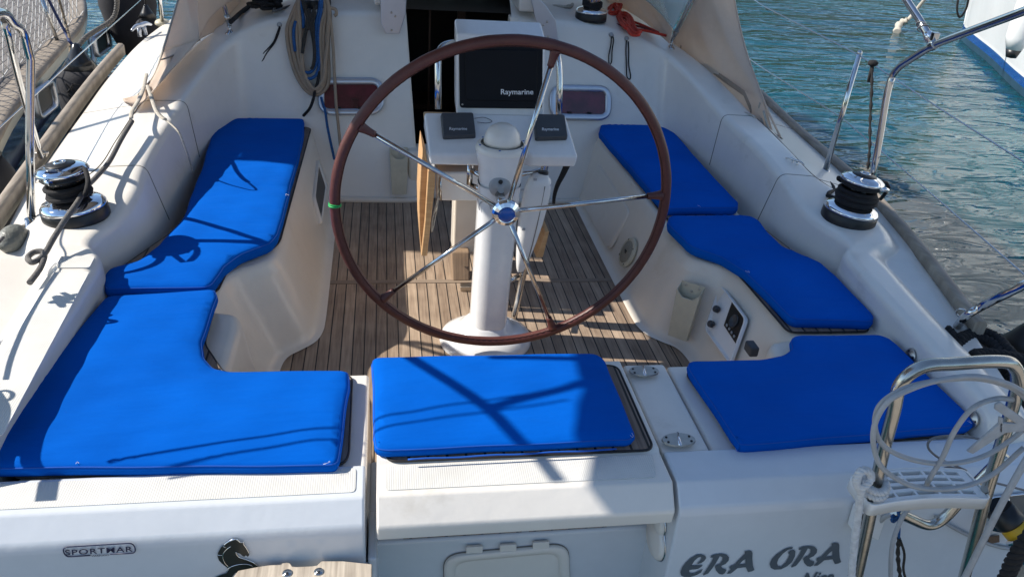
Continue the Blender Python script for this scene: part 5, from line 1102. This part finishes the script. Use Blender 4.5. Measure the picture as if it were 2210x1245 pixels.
# shore power inlet
pg=thing('shore_power_plug','yellow and black shore power plug fixed in a steel inlet on the transom','plug',tf(2185,1130))
c=tf(2168,1112,.03); ax=V((.55,-.62,-.55)).normalized()
b=MB(); A=rpoly([tf(2135,1070,.001),tf(2225,1060,.001),tf(2225,1160,.001),tf(2128,1140,.001)],.015,4); b.slab(A,TN*.006); b.build('inlet_plate',CHROME,pg,bevel=.002)
b=MB(); b.lathe([(.034,-.02),(.036,.02),(.033,.026)],c,ax,28); b.build('plug_collar',BLACK,pg)
b=MB(); b.lathe([(.030,.02),(.033,.035),(.033,.075),(.022,.10),(.016,.11)],c,ax,24); b.build('plug_body',YEL,pg)
b=MB(); b.torus(c+ax*.052+V((.0,.0,.0)),.040,.006,ax,28,8,.6); b.build('plug_clip',CHROME,pg)
b=MB(); A=[tf(2132,1158,.004),tf(2156,1154,.004),tf(2156,1168,.004),tf(2133,1172,.004)]; b.slab(A,TN*.002); b.build('inlet_label',mat('foil_label',(.25,.17,.12),.4,.4,var=[(300,.6)]),pg)
b=MB(); strands(b,[ly(2260,1120,-.86),ly(2215,1165,-.86),ly(2190,1205,-.86),ly(2170,1250,-.86),ly(2150,1310,-.86)],.016,3,.05,6); tagp(b.build('mooring_rope',BLKR),'thick black twisted mooring rope in the bottom right corner','rope')
# black ropes at the quarter and the fender
t=thing('black_mooring_lines','thick black mooring ropes bunched over the starboard quarter','rope')
def mrope(px,z=.40,r=.017):
    b=MB(); strands(b,[at(x,y,zz) for (x,y),zz in zip(px,z if isinstance(z,(list,tuple)) else [z]*len(px))],r,3,.05,5); b.build('mooring_strand',BLKR,t)
mrope([(2045,712),(2065,730),(2110,716),(2150,728),(2180,760),(2215,790),(2280,830)])
mrope([(2060,745),(2100,728),(2140,740),(2165,765),(2210,775),(2270,790)],.39)
mrope([(2098,765),(2130,762),(2170,768),(2210,780),(2260,800)],.41)
mrope([(2130,800),(2165,805),(2185,835),(2180,870),(2215,900)],.33)
def fender(c,r,h,label,m=RUBBER,tip=True,grp='black cloth covered fenders',ax=(0,0,1),shape_='tube',eye=BLACK):
    t=thing('fender',label,'fender',c,grp); ax=V(ax).normalized(); c=V(c)
    if shape_=='tube': prof=[(0,-h/2),(r*.5,-h/2+.01),(r*.85,-h/2+r*.35),(r,-h/2+r*.8),(r,0),(r,h/2-r*.7),(r*.92,h/2-r*.25),(r*.7,h/2-.0)]
    else: prof=[(0,-h/2),(r*.45,-h/2+.02),(r*.8,-h/4),(r,0),(r*.95,h/4),(r*.7,h/2-.02)]
    b=MB(); b.lathe(prof,c,ax,32); b.build('fender_body',m,t)
    b=MB(); b.lathe([(r*.72,h/2-.005),(r*.45,h/2+r*.35),(r*.22,h/2+r*.75),(r*.12,h/2+r*.95),(0,h/2+r)],c,ax,24); b.build('fender_top',eye,t)
    return t,c+ax*(h/2+r)
fender(V((1.63,-.02,.02)),.13,.62,'black cloth covered fender hanging off the starboard quarter')
# ================================================================ PORT FENDERS
f1,tp1=fender(atx(182,190,-2.02)+V((0,0,-.14)),.135,.50,'large dark fender in a laced cover between the two hulls, with a glossy cone top',eye=mat('glossy_vinyl',(.03,.032,.035),.22,var=[(10,.3)]))
f1c=atx(182,190,-2.02)
b=MB()
for k in range(7):
    z=f1c.z-.14+.2-.06*k; cx,cy=f1c.x,f1c.y
    def fp(a,zz): return V((cx+.138*math.cos(a),cy+.138*math.sin(a),zz))
    b.tube([fp(-1.9,z),fp(-1.75,z-.03),fp(-1.6,z-.05)],.004,6,4); b.tube([fp(-1.6,z),fp(-1.75,z-.03),fp(-1.9,z-.05)],.004,6,4); b.tube([fp(-1.6,z),fp(-1.1,z-.02),fp(-.5,z-.05)],.0025,6,4)
b.build('cover_lacing',BLKR,f1)
b=MB(); strands(b,[tp1+V((0,0,-.03)),tp1.lerp(atx(245,35,-1.95),.3)+V((0,0,-.01)),atx(240,45,-1.95),atx(252,15,-1.9),atx(250,-25,-1.85)],.014,3,.07,6); tagp(b.build('fender_rope',GREYR),'grey twisted rope holding the laced fender','rope')
fender(atx(276,10,-2.25),.20,.75,'very large black fender hanging at the top left between the boats',shape_='egg')
f3,tp3=fender(atx(322,62,-2.0),.085,.16,'small round black fender beyond the port cleat',shape_='egg')
b=MB(); b.tube([tp3+V((0,0,-.03)),tp3+V((.02,0,.15)),atx(330,-30,-1.95)],.008,8,4); tagp(b.build('fender_rope',BLKR),'thin black rope of the small round fender','rope')
fender(at(4,420,.20)+V((-.06,0,0)),.13,.35,'dark fender cut off by the left picture edge above the wooden rail',shape_='egg')
b=MB(); b.ball(at(28,515,.45),.05,16,10,(.8,1.3,.8)); tagp(b.build('fairlead_cover',mat('grey_vinyl',(.20,.20,.17),.45,var=[(12,.4)],bump=[(14,.8,.02)])),'crumpled grey vinyl cover on a fitting at the port deck edge','cover')
# ================================================================ LEFT NEIGHBOUR: navy hull, teak deck, netting
nb=thing('navy_yacht','dark blue classic yacht with cream sheer band and teak deck moored to port','yacht',(-3,3,.2))
sheer=[(-2.10,1.2),(-2.18,1.9),(-2.28,2.45),(-2.35,3.0),(-2.40,3.6),(-2.46,4.2),(-2.62,4.8),(-2.95,5.5),(-3.5,6.2),(-4.3,6.8)]
def shz(y): return .235+.055*(y-2.4)
def onx(xy,z,d=0): return V((xy[0]+d,xy[1],z))
sh3=crom([V((x,y,0)) for x,y in sheer],6)
def band(z0,z1,o0,o1,nm,m): b=MB(); b.grid([[V((p.x+o0,p.y,shz(p.y)+z0)) for p in sh3],[V((p.x+(o0+o1)/2+.01,p.y,shz(p.y)+(z0+z1)/2)) for p in sh3],[V((p.x+o1,p.y,shz(p.y)+z1)) for p in sh3]]); return b.build(nm,m,nb)
band(.0,-.075,.0,.0,'sheer_band',CREAMR if False else mat('cream_paint',(.60,.57,.48),.3,var=[(4,.1)],coat=.3))
band(-.072,-1.2,-.004,-.18,'hull',NAVY)
b=MB(); b.tube([V((p.x-.002,p.y,shz(p.y)-.33)) for p in sh3],.022,8); b.build('rubbing_strake',mat('grey_strake',(.36,.38,.38),.3,var=[(5,.15)]),nb)
b=MB(); b.grid([[V((p.x+.012,p.y,shz(p.y)-.012)) for p in sh3],[V((p.x+.014,p.y,shz(p.y)+.010)) for p in sh3],[V((p.x-.02,p.y,shz(p.y)+.020)) for p in sh3],[V((p.x-.10,p.y-.02,shz(p.y)+.018)) for p in sh3]]); b.build('teak_covering_board',RAILW,nb)
b=MB(); b.grid([[V((p.x-.10,p.y-.02,shz(p.y)+.012)) for p in sh3],[V((p.x-1.0,p.y-.3,shz(p.y)+.03)) for p in sh3],[V((p.x-2.4,p.y-.6,shz(p.y)+.05)) for p in sh3]]); b.build('deck',DECKN,nb)
b=MB(); b.grid([[V((p.x-.75-h_*.1,p.y-.2,shz(p.y)+.03+h_*.25)) for p in sh3[6:36]] for h_ in (0,1)]+[[V((p.x-2.2,p.y-.2,shz(p.y)+.33)) for p in sh3[6:36]]]); b.build('coachroof',WHITEP,nb)
for q_,w_,h_ in (((92,215),.30,.16),((216,92),.36,.15)):
    X=-2.32 if q_[0]<150 else -2.44; c=atx(*q_,X); b=MB(); O=rpoly([c+V((0,-w_/2,-h_/2)),c+V((0,w_/2,-h_/2)),c+V((0,w_/2,h_/2)),c+V((0,-w_/2,h_/2))],.05,6); n=len(O)
    b.grid([O,[p+V((.03,0,0)) for p in O],[c+(p-c)*.82+V((.03,0,0)) for p in O],[c+(p-c)*.78+V((.005,0,0)) for p in O]],closed_v=True); f_=b.build('hull_window',ALU,nb)
    b=MB(); b.add([c+(p-c)*.8+V((.008,0,0)) for p in O],[list(range(n))],False); b.build('hull_window_pane',BLACK,f_)
b=MB(); b.tube([atx(90,0,-2.48)+V((0,0,.02)),atx(126,94,-2.46)],.012,12); s_=b.build('deck_stanchion',STEEL,nb)
b=MB(); b.lathe([(.035,-.003),(.03,.006),(.015,.012)],atx(126,95,-2.46),(0,0,1),16); b.build('stanchion_foot',STEEL,s_)
# netting
nt_=MB()
def np_(y,h): 
    x=-2.50-.0*(y-2.4); return V((x-.04*math.sin(y*5)*(h),y,shz(y)+.03+h*.55+.01*math.sin(y*23)))
N_=34
for k in range(-10,N_):
    for sgn in (1,-1):
        pts=[]
        for j in range(13):
            h=j/12; y=2.0+(k+ (sgn*j*.42))*.075
            if 1.6<y<4.35: pts.append(np_(y,h)+V((0,random.uniform(-.006,.006),0)))
        if len(pts)>2: nt_.tube(pts,.0032,5)
nt_.tube([np_(1.6+k*.08,0) for k in range(36)],.004,5); nt_.tube([np_(1.6+k*.08,1) for k in range(36)],.005,5)
tagp(nt_.build('rail_netting',NETM),'white diamond netting strung along the deck rail of the navy yacht','net')
b=MB(); b.tube([atx(95,-20,-2.40),atx(125,40,-2.38),atx(146,80,-2.33),atx(150,90,-2.26),atx(165,105,-2.24)],.009,8,5); tagp(b.build('blue_dock_line',mat('navy_rope',(.02,.04,.14),.8,var=[(150,.5)])),'dark blue rope crossing the navy yacht deck edge','rope')
b=MB(); b.tube([atx(122,-20,-2.42),atx(140,45,-2.38),atx(150,85,-2.3),atx(152,130,-2.24)],.008,8,5); tagp(b.build('brown_dock_line',mat('brown_rope',(.22,.17,.11),.85,var=[(150,.5)])),'brown rope hanging over the cream band of the navy yacht','rope')
def far(x,y,z,X): h=(x-X)/(-SUN.x); return V((X,y+SUN.y*h,z+SUN.z*h))
E0=far(-1.0,1.46,.395,-3.2); E1=far(.2,1.2,0.,-3.2)
P=[V((-3.2,E0.y,E0.z)),V((-3.2,E0.y+.03,5.2)),V((-3.2,6.5,5.2)),V((-3.2,6.5,E0.z))]; b=MB(); b.slab(P,(-.006,0,0)); b.build('added_shade_screen',mat('shade_screen_navy',(.02,.03,.09),.9,var=[(4,.2)]),nb)  # unseen screen added above the neighbour to shade the cockpit's forward end
b=MB(); b.slab([V((-3.2,E0.y,5.2)),V((-4.9,E0.y,5.2)),V((-4.9,6.5,5.2)),V((-3.2,6.5,5.2))],(0,0,.006)); b.build('added_shade_roof',BIMC,nb)  # roof added to go with the shading screen, out of view
for y in (E0.y,6.4): b=MB(); b.tube([V((-3.2,y,.4)),V((-3.2,y,5.22))],.02,10); b.build('added_shade_post',STEEL,nb)  # posts added to carry the shading screen
# ================================================================ RIGHT NEIGHBOUR: white hull
wb=thing('white_yacht','white yacht hull with blue waterline stripe moored across the water at the top right','yacht',(9,6,.5))
wl=crom([V((8.75,9.95,0)),V((8.50,9.5,0)),V((7.9,8.1,0)),V((7.25,6.75,0)),V((6.65,5.3,0)),V((6.2,3.8,0)),V((6.0,2.0,0)),V((6.0,0.,0))],8)
def hb(z0,z1,f0,f1,nm,m,off=0): 
    b=MB(); rows=[]
    for k in range(6):
        t=k/5; z=z0+(z1-z0)*t; f=f0+(f1-f0)*t; rows.append([V((p.x-f*.9*min(1,i/14)-.0+(.0 if i else -f*.25)-off,p.y+f*.5*(1 if i<6 else .2),z)) for i,p in enumerate(wl)])
    b.grid(rows); return b.build(nm,m,wb)
hb(WATER+.24,2.6,.05,.75,'hull',WHITEP); hb(WATER+.20,WATER+.24,.045,.05,'stripe_gap',WHITEP)
hb(WATER+.09,WATER+.20,.02,.045,'blue_stripe',BLUEP); hb(WATER-.3,WATER+.09,-.05,.02,'boot_top',mat('antifouling',(.02,.06,.10),.5,var=[(5,.3)]))
b=MB(); b.grid([[V((p.x-.75*.9*min(1,i/14),p.y+.2,2.6)) for i,p in enumerate(wl)],[V((p.x+3.,p.y,2.65)) for p in wl]]); b.build('deck',WHITEP,wb)
b=MB(); b.box((9.4,3.0,3.6),(3.2,8.5,2.0)); b.build('deckhouse',WHITEP,wb,bevel=.25,seg=4)
b=MB(); b.box((7.79,2.6,3.8),(.04,6.5,.7)); b.build('deckhouse_glazing',BLACK,wb)
b=MB(); b.tube([V((p.x-.41*.9*min(1,i/14)-.012,p.y+.15,1.15)) for i,p in enumerate(wl)],.015,6); b.build('cove_stripe',BLUEP,wb)
fe=thing('white_fender','white fender with a black end hanging on the white yacht','fender',aty(2200,80,5.6))
c=aty(2202,70,5.5); b=MB(); b.lathe([(.0,-.26),(.05,-.25),(.075,-.17)],c,(0,0,1),20); b.build('fender_end',BLACK,fe)
b=MB(); b.lathe([(.075,-.17),(.12,-.05),(.13,.15),(.13,.6),(.08,.7)],c,(0,0,1),24); b.build('fender_body',WHITEP,fe)
b=MB(); b.tube([aty(2080,-30,7.5),aty(2068,0,7.5),aty(2066,25,7.5),aty(2072,38,7.5),aty(2085,20,7.5),aty(2092,-10,7.5)],.014,6,5); tagp(b.build('bow_line',BLKR),'dark line looping down from the bow of the white yacht','rope')
b=MB(); b.tube([at(1935,70,WATER+.02),at(1942,52,WATER+.1),at(1958,45,WATER+.16)],lambda t:.05+.015*math.sin(t*20),8,6); b.tube([at(1958,45,WATER+.16),at(1975,25,WATER+.3),at(2005,-12,WATER+.6)],.028,8,4); tagp(b.build('anchor_rope',CREAMR),'frayed cream mooring rope entering the water near the white yacht','rope')
